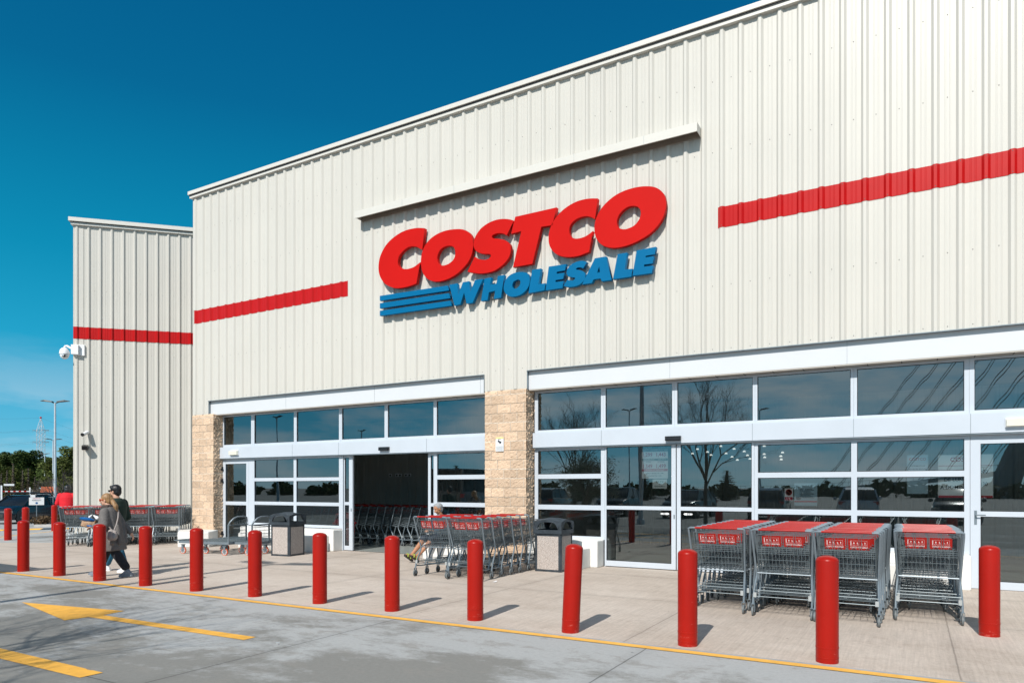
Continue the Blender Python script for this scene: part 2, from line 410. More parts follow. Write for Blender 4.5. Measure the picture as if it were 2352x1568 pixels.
# worn paint on the bollards: scuffs low down, faint chips above
def bollard_mat():
    m, nt, out = newmat('bollard_paint')
    p = N(nt, 'ShaderNodeBsdfPrincipled'); p.inputs['Roughness'].default_value = 0.28; p.inputs['Specular IOR Level'].default_value = 0.22
    tcn = N(nt, 'ShaderNodeTexCoord'); oi = N(nt, 'ShaderNodeObjectInfo')
    ad = N(nt, 'ShaderNodeVectorMath', operation='ADD'); nt.links.new(tcn.outputs['Object'], ad.inputs[0])
    cb = N(nt, 'ShaderNodeCombineXYZ'); mu = N(nt, 'ShaderNodeMath', operation='MULTIPLY'); mu.inputs[1].default_value = 50; nt.links.new(oi.outputs['Random'], mu.inputs[0]); nt.links.new(mu.outputs[0], cb.inputs[0]); nt.links.new(mu.outputs[0], cb.inputs[1])
    nt.links.new(cb.outputs[0], ad.inputs[1])
    mp2 = N(nt, 'ShaderNodeMapping'); mp2.inputs['Scale'].default_value = (1, 1, 3.5); nt.links.new(ad.outputs[0], mp2.inputs[0])
    n1 = N(nt, 'ShaderNodeTexNoise'); n1.inputs['Scale'].default_value = 9; n1.inputs['Detail'].default_value = 10; n1.inputs['Roughness'].default_value = .75; nt.links.new(mp2.outputs[0], n1.inputs['Vector'])
    sx_ = N(nt, 'ShaderNodeSeparateXYZ'); nt.links.new(tcn.outputs['Object'], sx_.inputs[0])
    lo = N(nt, 'ShaderNodeMapRange'); lo.inputs['From Min'].default_value = .0; lo.inputs['From Max'].default_value = .30; lo.inputs['To Min'].default_value = .10; lo.inputs['To Max'].default_value = 0; nt.links.new(sx_.outputs[2], lo.inputs[0])
    sm = N(nt, 'ShaderNodeMath', operation='ADD'); nt.links.new(n1.outputs[0], sm.inputs[0]); nt.links.new(lo.outputs[0], sm.inputs[1])
    th = N(nt, 'ShaderNodeMapRange'); th.inputs['From Min'].default_value = .66; th.inputs['From Max'].default_value = .71; th.inputs['To Max'].default_value = .55; nt.links.new(sm.outputs[0], th.inputs[0])
    n2 = N(nt, 'ShaderNodeTexNoise'); n2.inputs['Scale'].default_value = 3; n2.inputs['Detail'].default_value = 5; nt.links.new(ad.outputs[0], n2.inputs['Vector'])
    mv = N(nt, 'ShaderNodeMix', data_type='RGBA'); mv.inputs[6].default_value = (.28, .008, .004, 1); mv.inputs[7].default_value = (.37, .010, .004, 1); nt.links.new(n2.outputs[0], mv.inputs['Factor'])
    mw = N(nt, 'ShaderNodeMix', data_type='RGBA'); mw.inputs[7].default_value = (.50, .11, .09, 1); nt.links.new(th.outputs[0], mw.inputs['Factor']); nt.links.new(mv.outputs[2], mw.inputs[6])
    nt.links.new(mw.outputs[2], p.inputs['Base Color'])
    ro = N(nt, 'ShaderNodeMapRange'); ro.inputs['To Min'].default_value = .22; ro.inputs['To Max'].default_value = .42; nt.links.new(n1.outputs[0], ro.inputs[0]); nt.links.new(ro.outputs[0], p.inputs['Roughness'])
    bp = N(nt, 'ShaderNodeBump'); bp.inputs['Strength'].default_value = .12; bp.inputs['Distance'].default_value = .01; nt.links.new(n1.outputs[0], bp.inputs['Height']); nt.links.new(bp.outputs[0], p.inputs['Normal'])
    nt.links.new(p.outputs[0], out.inputs[0]); return m
M['bollard'] = bollard_mat()
# cladding: faint tone steps between sheets and rain streaks
def clad_mat():
    m, nt, out = newmat('cladding_sheet')
    p = N(nt, 'ShaderNodeBsdfPrincipled'); p.inputs['Specular IOR Level'].default_value = .3
    ge = N(nt, 'ShaderNodeNewGeometry'); sx_ = N(nt, 'ShaderNodeSeparateXYZ'); nt.links.new(ge.outputs['Position'], sx_.inputs[0])
    ax = N(nt, 'ShaderNodeMath', operation='ADD'); ax.inputs[1].default_value = 3.02 - .06
    nt.links.new(sx_.outputs[0], ax.inputs[0])
    fl = N(nt, 'ShaderNodeMath', operation='FLOOR'); nt.links.new(ax.outputs[0], fl.inputs[0])
    wn_ = N(nt, 'ShaderNodeTexWhiteNoise', noise_dimensions='1D'); nt.links.new(fl.outputs[0], wn_.inputs['W'])
    mp2 = N(nt, 'ShaderNodeMapping'); mp2.inputs['Scale'].default_value = (9, 9, .22); nt.links.new(ge.outputs['Position'], mp2.inputs[0])
    n1 = N(nt, 'ShaderNodeTexNoise'); n1.inputs['Scale'].default_value = 1; n1.inputs['Detail'].default_value = 6; nt.links.new(mp2.outputs[0], n1.inputs['Vector'])
    n2 = N(nt, 'ShaderNodeTexNoise'); n2.inputs['Scale'].default_value = .5; n2.inputs['Detail'].default_value = 4; nt.links.new(ge.outputs['Position'], n2.inputs['Vector'])
    def mr(v, a, b, c, d):
        r = N(nt, 'ShaderNodeMapRange'); r.inputs['From Min'].default_value = a; r.inputs['From Max'].default_value = b; r.inputs['To Min'].default_value = c; r.inputs['To Max'].default_value = d; nt.links.new(v, r.inputs[0]); return r.outputs[0]
    def mu(a, b):
        x = N(nt, 'ShaderNodeMath', operation='MULTIPLY'); nt.links.new(a, x.inputs[0]); nt.links.new(b, x.inputs[1]); return x.outputs[0]
    f = mu(mu(mr(wn_.outputs['Value'], 0, 1, .985, 1.015), mr(n1.outputs[0], .3, .7, .975, 1.015)), mr(n2.outputs[0], .3, .7, .98, 1.02))
    vm = N(nt, 'ShaderNodeVectorMath', operation='SCALE'); vm.inputs[0].default_value = (0.555, 0.535, 0.487); nt.links.new(f, vm.inputs['Scale']); nt.links.new(vm.outputs[0], p.inputs['Base Color'])
    nt.links.new(mr(n2.outputs[0], .3, .7, .34, .42), p.inputs['Roughness'])
    bp = N(nt, 'ShaderNodeBump'); bp.inputs['Strength'].default_value = .10; bp.inputs['Distance'].default_value = .02; nt.links.new(n2.outputs[0], bp.inputs['Height']); nt.links.new(bp.outputs[0], p.inputs['Normal'])
    nt.links.new(p.outputs[0], out.inputs[0]); return m
M['clad'] = clad_mat()
M['yelK'] = None
# ---------------------------------------------------------------- mesh builder
class MB:
    def __init__(s):
        s.v = []; s.f = []; s.m = []
    def add(s, vs, fs, mi=0):
        b = len(s.v); s.v += [tuple(v) for v in vs]
        for f in fs:
            s.f.append(tuple(i + b for i in f)); s.m.append(mi)
        return s
    def box(s, x0, x1, y0, y1, z0, z1, mi=0):
        vs = [(x, y, z) for z in (z0, z1) for y in (y0, y1) for x in (x0, x1)]
        return s.add(vs, [(0, 2, 3, 1), (4, 5, 7, 6), (0, 1, 5, 4), (2, 6, 7, 3), (0, 4, 6, 2), (1, 3, 7, 5)], mi)
    def rbox(s, c, sz, rot=(0, 0, 0), mi=0):
        from mathutils import Euler
        m = Euler(rot).to_matrix()
        x, y, z = [q / 2 for q in sz]
        vs = [Vector(c) + m @ Vector((a * x, b * y, d * z)) for d in (-1, 1) for b in (-1, 1) for a in (-1, 1)]
        return s.add(vs, [(0, 2, 3, 1), (4, 5, 7, 6), (0, 1, 5, 4), (2, 6, 7, 3), (0, 4, 6, 2), (1, 3, 7, 5)], mi)
    def prism(s, poly, z0, z1, mi=0, axis='z'):
        n = len(poly)
        def P(a, b, c):
            return (a, b, c) if axis == 'z' else ((a, c, b) if axis == 'y' else (c, a, b))
        vs = [P(a, b, z0) for a, b in poly] + [P(a, b, z1) for a, b in poly]
        fs = [tuple(range(n - 1, -1, -1)), tuple(range(n, 2 * n))]
        fs += [(i, (i + 1) % n, (i + 1) % n + n, i + n) for i in range(n)]
        return s.add(vs, fs, mi)
    def tube(s, pts, r, n=6, mi=0, cap=True, r1=None):
        pts = [Vector(p) for p in pts]
        k = len(pts); rings = []
        up = None
        for i, p in enumerate(pts):
            d = (pts[min(i + 1, k - 1)] - pts[max(i - 1, 0)])
            d.normalize()
            if up is None:
                up = d.orthogonal().normalized()
            else:
                up = (up - d * up.dot(d))
                if up.length < 1e-6: up = d.orthogonal()
                up.normalize()
            w = d.cross(up)
            rr = r if r1 is None else r + (r1 - r) * i / (k - 1)
            if isinstance(r, (list, tuple)): rr = r[i]
            rings.append([p + (up * math.cos(2 * PI * j / n) + w * math.sin(2 * PI * j / n)) * rr for j in range(n)])
        vs = [v for g in rings for v in g]
        fs = []
        for i in range(k - 1):
            for j in range(n):
                a = i * n + j; b = i * n + (j + 1) % n
                fs.append((a, b, b + n, a + n))
        if cap:
            fs.append(tuple(range(n - 1, -1, -1))); fs.append(tuple((k - 1) * n + j for j in range(n)))
        return s.add(vs, fs, mi)
    def lathe(s, prof, n=24, c=(0, 0, 0), mi=0, axis='z'):
        vs = []; fs = []
        for r, z in prof:
            for j in range(n):
                a = 2 * PI * j / n
                q = (r * math.cos(a), r * math.sin(a), z)
                if axis == 'x': q = (q[2], q[0], q[1])
                if axis == 'y': q = (q[0], q[2], q[1])
                vs.append((c[0] + q[0], c[1] + q[1], c[2] + q[2]))
        k = len(prof)
        for i in range(k - 1):
            for j in range(n):
                a = i * n + j; b = i * n + (j + 1) % n
                fs.append((a, b, b + n, a + n))
        fs.append(tuple(range(n - 1, -1, -1))); fs.append(tuple((k - 1) * n + j for j in range(n)))
        return s.add(vs, fs, mi)
    def ell(s, c, r, n=10, m=7, rot=None, mi=0):
        from mathutils import Euler
        q = Euler(rot).to_matrix() if rot else Matrix.Identity(3)
        vs = []
        for i in range(m + 1):
            t = PI * i / m
            for j in range(n):
                a = 2 * PI * j / n
                vs.append(Vector(c) + q @ Vector((r[0] * math.sin(t) * math.cos(a), r[1] * math.sin(t) * math.sin(a), r[2] * math.cos(t))))
        fs = []
        for i in range(m):
            for j in range(n):
                a = i * n + j; b = i * n + (j + 1) % n
                fs.append((a, a + n, b + n, b))
        return s.add(vs, fs, mi)
    def cap(s, a, ra, b, rb, n=12):
        a = Vector(a); b = Vector(b); d = (b - a); L = d.length or 1e-4; d /= L
        pts = []; rs = []
        for t in (-0.95, -0.7, -0.35): pts.append(a + d * ra * t); rs.append(ra * math.sqrt(1 - t * t))
        pts.append(a); rs.append(ra); pts.append(b); rs.append(rb)
        for t in (0.35, 0.7, 0.95): pts.append(b + d * rb * t); rs.append(rb * math.sqrt(1 - t * t))
        return s.tube(pts, rs, n)
    def loft(s, rings, mi=0):
        # rings: list of (center, rx, ry) horizontal ellipses
        n = 20; vs = []; fs = []
        for (c, rx, ry) in rings:
            for j in range(n):
                a = 2 * PI * j / n
                vs.append((c[0] + rx * math.cos(a), c[1] + ry * math.sin(a), c[2]))
        k = len(rings)
        for i in range(k - 1):
            for j in range(n):
                a = i * n + j; b = i * n + (j + 1) % n
                fs.append((a, b, b + n, a + n))
        fs.append(tuple(range(n - 1, -1, -1))); fs.append(tuple((k - 1) * n + j for j in range(n)))
        return s.add(vs, fs, mi)
    def build(s, name, mats, parent=None, smooth=False, ang=None, recalc=True):
        me = bpy.data.meshes.new(name)
        me.from_pydata(s.v, [], s.f)
        if not isinstance(mats, (list, tuple)): mats = [mats]
        for m in mats: me.materials.append(m)
        if len(mats) > 1:
            me.polygons.foreach_set('material_index', s.m)
        bm = bmesh.new(); bm.from_mesh(me)
        if recalc: bmesh.ops.recalc_face_normals(bm, faces=bm.faces)
        if smooth:
            for f in bm.faces: f.smooth = True
            a = ang or R(38)
            for e in bm.edges:
                if len(e.link_faces) == 2 and e.calc_face_angle(0) > a: e.smooth = False
        bm.to_mesh(me); bm.free()
        o = bpy.data.objects.new(name, me)
        C.objects.link(o)
        if parent: o.parent = parent
        return o

def tag(o, label=None, cat=None, group=None, kind=None):
    if label: o['label'] = label
    if cat: o['category'] = cat
    if group: o['group'] = group
    if kind: o['kind'] = kind
    return o
def thing(name, label, cat, loc=(0, 0, 0), rz=0.0, group=None):
    o = bpy.data.objects.new(name, None); C.objects.link(o)
    o.location = loc; o.rotation_euler = (0, 0, rz); o.empty_display_size = 0.2
    return tag(o, label, cat, group)
def children(o, allobs):
    return [c for c in allobs if c.parent == o]
def tree_of(o):
    return [o, [tree_of(c) for c in list(bpy.data.objects) if c.parent == o]]
def copy_tree(t, parent=None):
    o, ch = t
    c = o.copy(); C.objects.link(c)
    c.parent = parent
    for q in ch: copy_tree(q, c)
    return c
def dup(t, loc, rz=0.0, label=None, group=None, tilt=None):
    c = copy_tree(t)
    c.location = loc; c.rotation_euler = (tilt[0], tilt[1], rz) if tilt else (0, 0, rz)
    if label: c['label'] = label
    if group: c['group'] = group
    return c
DG = None
def remesh(mb, name, mt, parent, voxel=0.012, smooth=4):
    o = mb.build(name, mt, None)
    m = o.modifiers.new('r', 'REMESH'); m.mode = 'VOXEL'; m.voxel_size = voxel; m.use_smooth_shade = True
    s = o.modifiers.new('s', 'SMOOTH'); s.iterations = smooth; s.factor = 0.5
    dg = bpy.context.evaluated_depsgraph_get(); dg.update()
    me = bpy.data.meshes.new_from_object(o.evaluated_get(dg))
    o.modifiers.clear(); old = o.data; o.data = me
    me.name = name
    if not me.materials: me.materials.append(mt)
    bpy.data.meshes.remove(old)
    o.parent = parent
    return o
def text_mesh(txt, size, ext=0.0, align='LEFT'):
    cu = bpy.data.curves.new('lettering', 'FONT'); cu.body = txt; cu.size = size; cu.extrude = ext
    cu.align_x = align; cu.resolution_u = 2; cu.offset = size * 0.018
    o = bpy.data.objects.new('lettering', cu); C.objects.link(o)
    dg = bpy.context.evaluated_depsgraph_get(); dg.update()
    me = bpy.data.meshes.new_from_object(o.evaluated_get(dg))
    bpy.data.objects.remove(o); bpy.data.curves.remove(cu)
    vs = [tuple(v.co) for v in me.vertices]; fs = [tuple(p.vertices) for p in me.polygons]
    bpy.data.meshes.remove(me)
    return vs, fs
def text_on(mb, txt, size, x, z, y, mi=0, align='LEFT', sx=1.0):
    # text facing -y at plane y
    vs, fs = text_mesh(txt, size, 0, align)
    mb.add([(x + v[0] * sx, y, z + v[1]) for v in vs], fs, mi)

# ---------------------------------------------------------------- ground (setting)
def gz(x):
    t = min(1, max(0, (-26 - x) / 14)); t = t * t * (3 - 2 * t)
    return -0.36 * t
def sheet(name, xs, ys, dz, mt):
    mb = MB(); vs = []; fs = []
    for x in xs:
        for y in ys: vs.append((x, y, gz(x) + dz))
    n = len(ys)
    for i in range(len(xs) - 1):
        for j in range(n - 1):
            a = i * n + j; fs.append((a, a + n, a + n + 1, a + 1))
    mb.add(vs, fs)
    o = mb.build(name, mt); tag(o, kind='structure'); return o
sheet('road', [-1500, -400, -60, -42] + [-40 + i for i in range(0, 15)] + [-25, 0, 40, 200, 1500], [-1500, -60, 0, 60, 400, 1500], 0, M['road'])
def flat(name, poly, z, mt, kind='structure'):
    mb = MB(); mb.add([(x, y, z + gz(x)) for x, y in poly], [tuple(range(len(poly)))])
    return tag(mb.build(name, mt), kind=kind)
walk_edge = [(9.0, -6.16), (-0.67, -6.16), (-14.3, -6.28), (-19.8, -6.35), (-21.6, -5.3), (-25.6, -1.6)]
flat('pavement', walk_edge + [(-27.5, 1.0), (-27.5, 12), (9.0, 12)], 0.004, M['walk'])
flat('reflection_asphalt', [(-60, -14.2), (30, -14.2), (30, -110), (-60, -110)], 0.006, M['asphalt'])  # unseen dark ground, added to darken what the lower panes mirror
# yellow kerb line, one ribbon
def ribbon(mb, pts, w, z):
    vs = []; fs = []
    for i, p in enumerate(pts):
        a = Vector(pts[max(0, i - 1)]); b = Vector(pts[min(len(pts) - 1, i + 1)]); d = (b - a).normalized(); n = Vector((-d.y, d.x))
        q = Vector(p)
        for s_ in (-w / 2, w / 2):
            v = q + n * s_; vs.append((v.x, v.y, z + gz(v.x)))
    for i in range(len(pts) - 1): fs.append((2 * i, 2 * i + 1, 2 * i + 3, 2 * i + 2))
    mb.add(vs, fs)
def painted(name, cov_scale, thr, col=(0.82, 0.42, 0.055)):
    m, nt, out = newmat(name)
    p = N(nt, 'ShaderNodeBsdfPrincipled'); p.inputs['Roughness'].default_value = 0.7; p.inputs['Base Color'].default_value = col + (1,)
    t = N(nt, 'ShaderNodeBsdfTransparent'); ge = N(nt, 'ShaderNodeNewGeometry')
    mpn = N(nt, 'ShaderNodeMapping'); mpn.inputs['Scale'].default_value = (0.5, 2.5, 1)
    nt.links.new(ge.outputs['Position'], mpn.inputs[0])
    n1 = N(nt, 'ShaderNodeTexNoise'); n1.inputs['Scale'].default_value = cov_scale; n1.inputs['Detail'].default_value = 9; n1.inputs['Roughness'].default_value = 0.78
    nt.links.new(mpn.outputs[0], n1.inputs['Vector'])
    mr = N(nt, 'ShaderNodeMapRange'); mr.inputs['From Min'].default_value = thr; mr.inputs['From Max'].default_value = thr + 0.05
    nt.links.new(n1.outputs[0], mr.inputs[0])
    n2 = N(nt, 'ShaderNodeTexNoise'); n2.inputs['Scale'].default_value = 7; n2.inputs['Detail'].default_value = 8
    nt.links.new(ge.outputs['Position'], n2.inputs['Vector'])
    m2 = N(nt, 'ShaderNodeMapRange'); m2.inputs['From Min'].default_value = .3; m2.inputs['From Max'].default_value = .7
    m2.inputs['To Min'].default_value = .86; m2.inputs['To Max'].default_value = 1.1
    nt.links.new(n2.outputs[0], m2.inputs[0])
    sc = N(nt, 'ShaderNodeVectorMath', operation='SCALE'); sc.inputs[0].default_value = col
    nt.links.new(m2.outputs[0], sc.inputs['Scale']); nt.links.new(sc.outputs[0], p.inputs['Base Color'])
    x = N(nt, 'ShaderNodeMixShader'); nt.links.new(mr.outputs[0], x.inputs[0]); nt.links.new(t.outputs[0], x.inputs[1]); nt.links.new(p.outputs[0], x.inputs[2])
    nt.links.new(x.outputs[0], out.inputs[0]); return m
M['yelA'] = painted('yellow_paint', 3.0, 0.12)
M['yelB'] = painted('yellow_paint_worn', 5.0, 0.36)
mb = MB(); ribbon(mb, [(9.0, -6.21), (-0.67, -6.21), (-14.3, -6.34), (-19.8, -6.41), (-21.65, -5.36), (-25.65, -1.66), (-28, 1.5)], 0.115, 0.0065)
M['yelK'] = painted('kerb_yellow', 4.0, 0.30, (0.80, 0.43, 0.075)); kl = mb.build('kerb_line', M['yelK']); tag(kl, kind='structure')
mb = MB()
mb.add([(x, y, .004) for x, y in [(-10.78, -7.93), (-8.86, -8.36), (-8.84, -8.09), (-6.09, -8.01), (-6.10, -7.85), (-8.82, -7.93), (-8.87, -7.62)]], [tuple(range(7))])
tag(mb.build('arrow_marking', M['yelA']), kind='structure')
mb = MB(); mb.add([(x, y, .004) for x, y in [(-11.5, -9.45), (-6.07, -9.49), (-6.08, -9.68), (-11.5, -9.7)]], [(0, 1, 2, 3)])
tag(mb.build('lane_marking', M['yelB']), kind='structure')
# dark repair strip beside the kerb line
M['strip'] = mat('repair_strip', (0.33, 0.34, 0.34), 0.85, 0, 0.2, 5, 0.3, 40)
mb = MB(); ribbon(mb, [(9.0, -6.125), (-0.67, -6.125), (-14.3, -6.25), (-19.8, -6.32)], 0.055, 0.006)
tag(mb.build('pavement_edge', M['strip']), kind='structure')
# markings further off on the left
mb = MB()
ribbon(mb, [(-27, -6.4), (-33, -0.2), (-36, 3.4)], 0.14, .005)
ribbon(mb, [(-30.4, -6.4), (-34.0, -2.2)], 0.14, .005)
tag(mb.build('bay_lines', M['yelA']), kind='structure')
# black and yellow speed hump strip across the lane
hump = MB()
for i in range(26):
    a = Vector((-40.5 + i * 0.68, -3.6 + i * 0.36)); b = a + Vector((0.68, 0.36)); n = Vector((-.47, .88)) * 0.22
    z = max(gz(a.x), gz(b.x)) + .03
    hump.add([(a.x, a.y, gz(a.x) + .004), (b.x, b.y, gz(b.x) + .004), ((b + n).x, (b + n).y, gz(b.x) + .05), ((a + n).x, (a + n).y, gz(a.x) + .05), ((b + 2 * n).x, (b + 2 * n).y, gz(b.x) + .004), ((a + 2 * n).x, (a + 2 * n).y, gz(a.x) + .004)],
             [(0, 1, 2, 3), (3, 2, 4, 5)], i % 2)
tag(hump.build('speed_hump', [M['yel'], M['black']]), 'black and yellow striped speed hump across the far lane', 'speed hump')
# ---------------------------------------------------------------- the store
store = thing('store_building', 'cream ribbed metal warehouse store with red bands and glazed entrances between block pillars', 'building')
RIB0 = -3.02; RP = 1 / 3
def rib_profile(x0, x1, first=RIB0, off=0.0):
    """(x, y) points along the sheet, y negative = towards the car park"""
    pts = [(x0, -off)]
    k = math.floor((x0 - first) / RP) - 1
    while True:
        c = first + k * RP; k += 1
        if c - 0.06 > x1: break
        seq = [(-.057, 0), (-.022, -.04), (.022, -.04), (.06, 0), (.125, 0), (.130, -.004), (.142, -.004), (.147, 0), (.19, 0), (.195, -.004), (.207, -.004), (.212, 0)]
        for dx, y in seq:
            if x0 + 1e-3 < c + dx < x1 - 1e-3: pts.append((c + dx, y - off))
    pts.append((x1, -off))
    return pts
def sheet_wall(mb, x0, x1, zb, z1, first=RIB0, off=0.0, place=None, mi=0):
    P = rib_profile(x0, x1, first, off)
    if callable(zb):
        cuts = [c for c in (-17.44, -8.14, -7.07) if x0 < c < x1]
        out = []
        for i, p in enumerate(P):
            out.append(p)
            if i + 1 < len(P):
                for c in cuts:
                    if p[0] < c < P[i + 1][0]:
                        t = (c - p[0]) / (P[i + 1][0] - p[0]); out.append((c, p[1] + t * (P[i + 1][1] - p[1])))
        P = out
    vs = []; fs = []
    for i in range(len(P) - 1):
        a, b = P[i], P[i + 1]
        z0 = zb((a[0] + b[0]) / 2) if callable(zb) else zb
        q = [(a[0], a[1], z0), (b[0], b[1], z0), (b[0], b[1], z1), (a[0], a[1], z1)]
        if place: q = [place(v) for v in q]
        n = len(vs); vs += q; fs.append((n, n + 1, n + 2, n + 3))
    mb.add(vs, fs, mi)
XE = 9.0
def zb(x):
    if -17.44 < x < -8.14 or x > -7.07: return 4.075
    return 3.70
mb = MB(); sheet_wall(mb, -18.12, XE, zb, 10.02)
# screw heads, in rows on the pans, a second row on the ribs
def screws(mb, x0, x1, rows, first=RIB0, place=None, y=0.0, mi=1):
    for z, dx, yy in rows:
        k = math.ceil((x0 - first - dx) / RP)
        while first + k * RP + dx < x1:
            x = first + k * RP + dx; k += 1
            q = [(x - .007, yy - y, z - .007), (x + .007, yy - y, z - .007), (x + .005, yy - y - .006, z + .007), (x - .005, yy - y - .006, z + .007)]
            if place: q = [place(v) for v in q]
            mb.add(q, [(0, 1, 2, 3)], mi)
rows = [(z, .165, -.002) for z in (5.3, 7.75, 9.05)] + [(4.14, .165, -.002)]
screws(mb, -18, XE, rows)
mb.build('wall_panel', [M['clad'], M['screw']], store)
# wing wall at 45 degrees
WA = Vector((-23.17, -0.66)); WD = Vector((0.707, 0.707)); WNRM = Vector((0.707, -0.707))
def wing(v):
    p = WA + WD * v[0] - WNRM * v[1] * 1.0
    return (p.x, p.y, v[2])
mb = MB(); sheet_wall(mb, 0.0, 6.2, 0.0, 10.0, 0.42, 0, wing)
screws(mb, 0.1, 6.2, [(z, .165, -.002) for z in (1.9, 3.0, 4.2, 5.9, 7.9)], 0.42, wing)
mb.build('wall_panel', [M['clad'], M['screw']], store)
mb = MB()
# end of the wing turning away
p2 = WA + Vector((-.707, .707)) * 14
mb.add([(WA.x, WA.y, 0), (p2.x, p2.y, 0), (p2.x, p2.y, 10.0), (WA.x, WA.y, 10.0)], [(0, 1, 2, 3)])
mb.build('wall_panel', [M['clad'], M['screw']], store)
# corner flashing of the wing
def wbox(mb, u0, u1, w0, w1, z0, z1, mi=0):
    vs = [wing((u, w, z)) for z in (z0, z1) for w in (w0, w1) for u in (u0, u1)]
    mb.add(vs, [(0, 2, 3, 1), (4, 5, 7, 6), (0, 1, 5, 4), (2, 6, 7, 3), (0, 4, 6, 2), (1, 3, 7, 5)], mi)
mb = MB(); wbox(mb, -0.02, 0.27, -0.012, -0.004, 0, 6.34); wbox(mb, -0.02, 0.27, -0.012, -0.004, 6.73, 9.95)
mb.build('corner_flashing', M['clad'], store)
mb = MB(); mb.box(-18.14, -18.02, -0.012, -0.003, 3.70, 6.34); mb.box(-18.14, -18.02, -0.012, -0.003, 6.73, 9.99)
mb.box(-18.135, -18.121, -.003, 6.0, 0, 10.0)
mb.build('corner_flashing', M['clad'], store)
# copings
mb = MB(); mb.box(-18.22, XE, -0.13, 0.5, 10.075, 10.17); mb.box(-18.2, XE, -0.10, 0.45, 10.045, 10.065, 1); mb.box(-18.2, XE, -0.085, 0.4, 9.985, 10.045)
mb.build('coping', [M['trim'], M['dark']], store)
mb = MB(); wbox(mb, -0.12, 6.3, -0.15, 0.4, 10.05, 10.17); wbox(mb, -0.08, 6.3, -0.11, 0.4, 10.03, 10.05, 1); wbox(mb, -0.07, 6.3, -0.085, 0.35, 9.955, 10.03)
mb.build('coping', [M['trim'], M['dark']], store)
# roof and rear so the inside is dark
mb = MB(); mb.box(-18.1, XE + 2, .5, 16, 9.7, 9.8); mb.build('roof', M['conc'], store)
# red bands
for a, b in ((-18.06, -12.14), (-3.09, XE)):
    mb = MB(); sheet_wall(mb, a, b, 6.345, 6.725, RIB0, 0.006)
    screws(mb, a, b, [(6.375, 0, -.046), (6.695, 0, -.046)], y=0.0)
    mb.box(a, a + .002, -.006, .0, 6.345, 6.725)
    mb.build('red_band', [M['band'], M['screw']], store)
mb = MB(); sheet_wall(mb, -0.02, 6.2, 6.345, 6.725, 0.42, 0.014, wing); mb.build('red_band', M['band'], store)
# header fascias, dark reveal above, soffit below
for a, b in ((-17.43, -8.15), (-7.06, XE)):
    mb = MB(); mb.box(a, b, 0.05, 0.09, 3.685, 4.16)
    xx = a + 3.05
    while xx < b:
        mb.box(xx, xx + .004, .047, .05, 3.685, 4.07, 1); xx += 3.05
    mb.build('fascia', [M['fascia'], M['galvd']], store)
    mb = MB(); mb.box(a - .005, b, -.044, .05, 4.062, 4.076); mb.box(a - .012, a, -.02, .05, 3.685, 4.076); mb.box(b, b + .012, -.02, .05, 3.685, 4.076)
    mb.build('flashing', M['galvd'], store)
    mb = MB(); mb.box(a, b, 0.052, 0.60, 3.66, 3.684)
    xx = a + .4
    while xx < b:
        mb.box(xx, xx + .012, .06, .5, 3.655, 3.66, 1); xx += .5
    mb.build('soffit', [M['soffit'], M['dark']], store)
# light shelf above the sign with spotlights under it
mb = MB(); X0, X1 = -11.66, -3.40
mb.box(X0, X1, -.285, -.278, 8.085, 8.25); mb.box(X0, X1, -.278, 0, 8.243, 8.25); mb.box(X0, X0 + .006, -.278, 0, 8.105, 8.243); mb.box(X0 + .01, X1 - .01, -.277, -.27, 8.091, 8.24, 2); mb.box(X0 + .01, X1 - .01, -.269, -.018, 8.235, 8.242, 2); mb.box(X1 - .006, X1, -.278, 0, 8.085, 8.243)
mb.box(X0, X1, -.060, -.046, 8.075, 8.234, 2)
mb.box(X0, X1, -.278, -.26, 8.085, 8.09)
for k in range(1, 6): mb.box(X0 + k * 1.45, X0 + k * 1.45 + .004, -.287, -.285, 8.085, 8.25, 1)
shelf = mb.build('light_shelf', [M['trim'], M['galvd'], M['shelfin']], store)
for k in range(6):
    x = -11.25 + k * 1.5
    mb = MB()
    for s_ in (0, .12):
        mb.box(x + s_, x + s_ + .015, -.25, -.17, 8.15, 8.20); mb.lathe([(.012, 0), (.03, .02), (.03, .08), (.0, .085)], 8, (x + s_ + .01, -.17, 8.15), axis='z')
    mb.build('spotlight', M['black'], shelf)

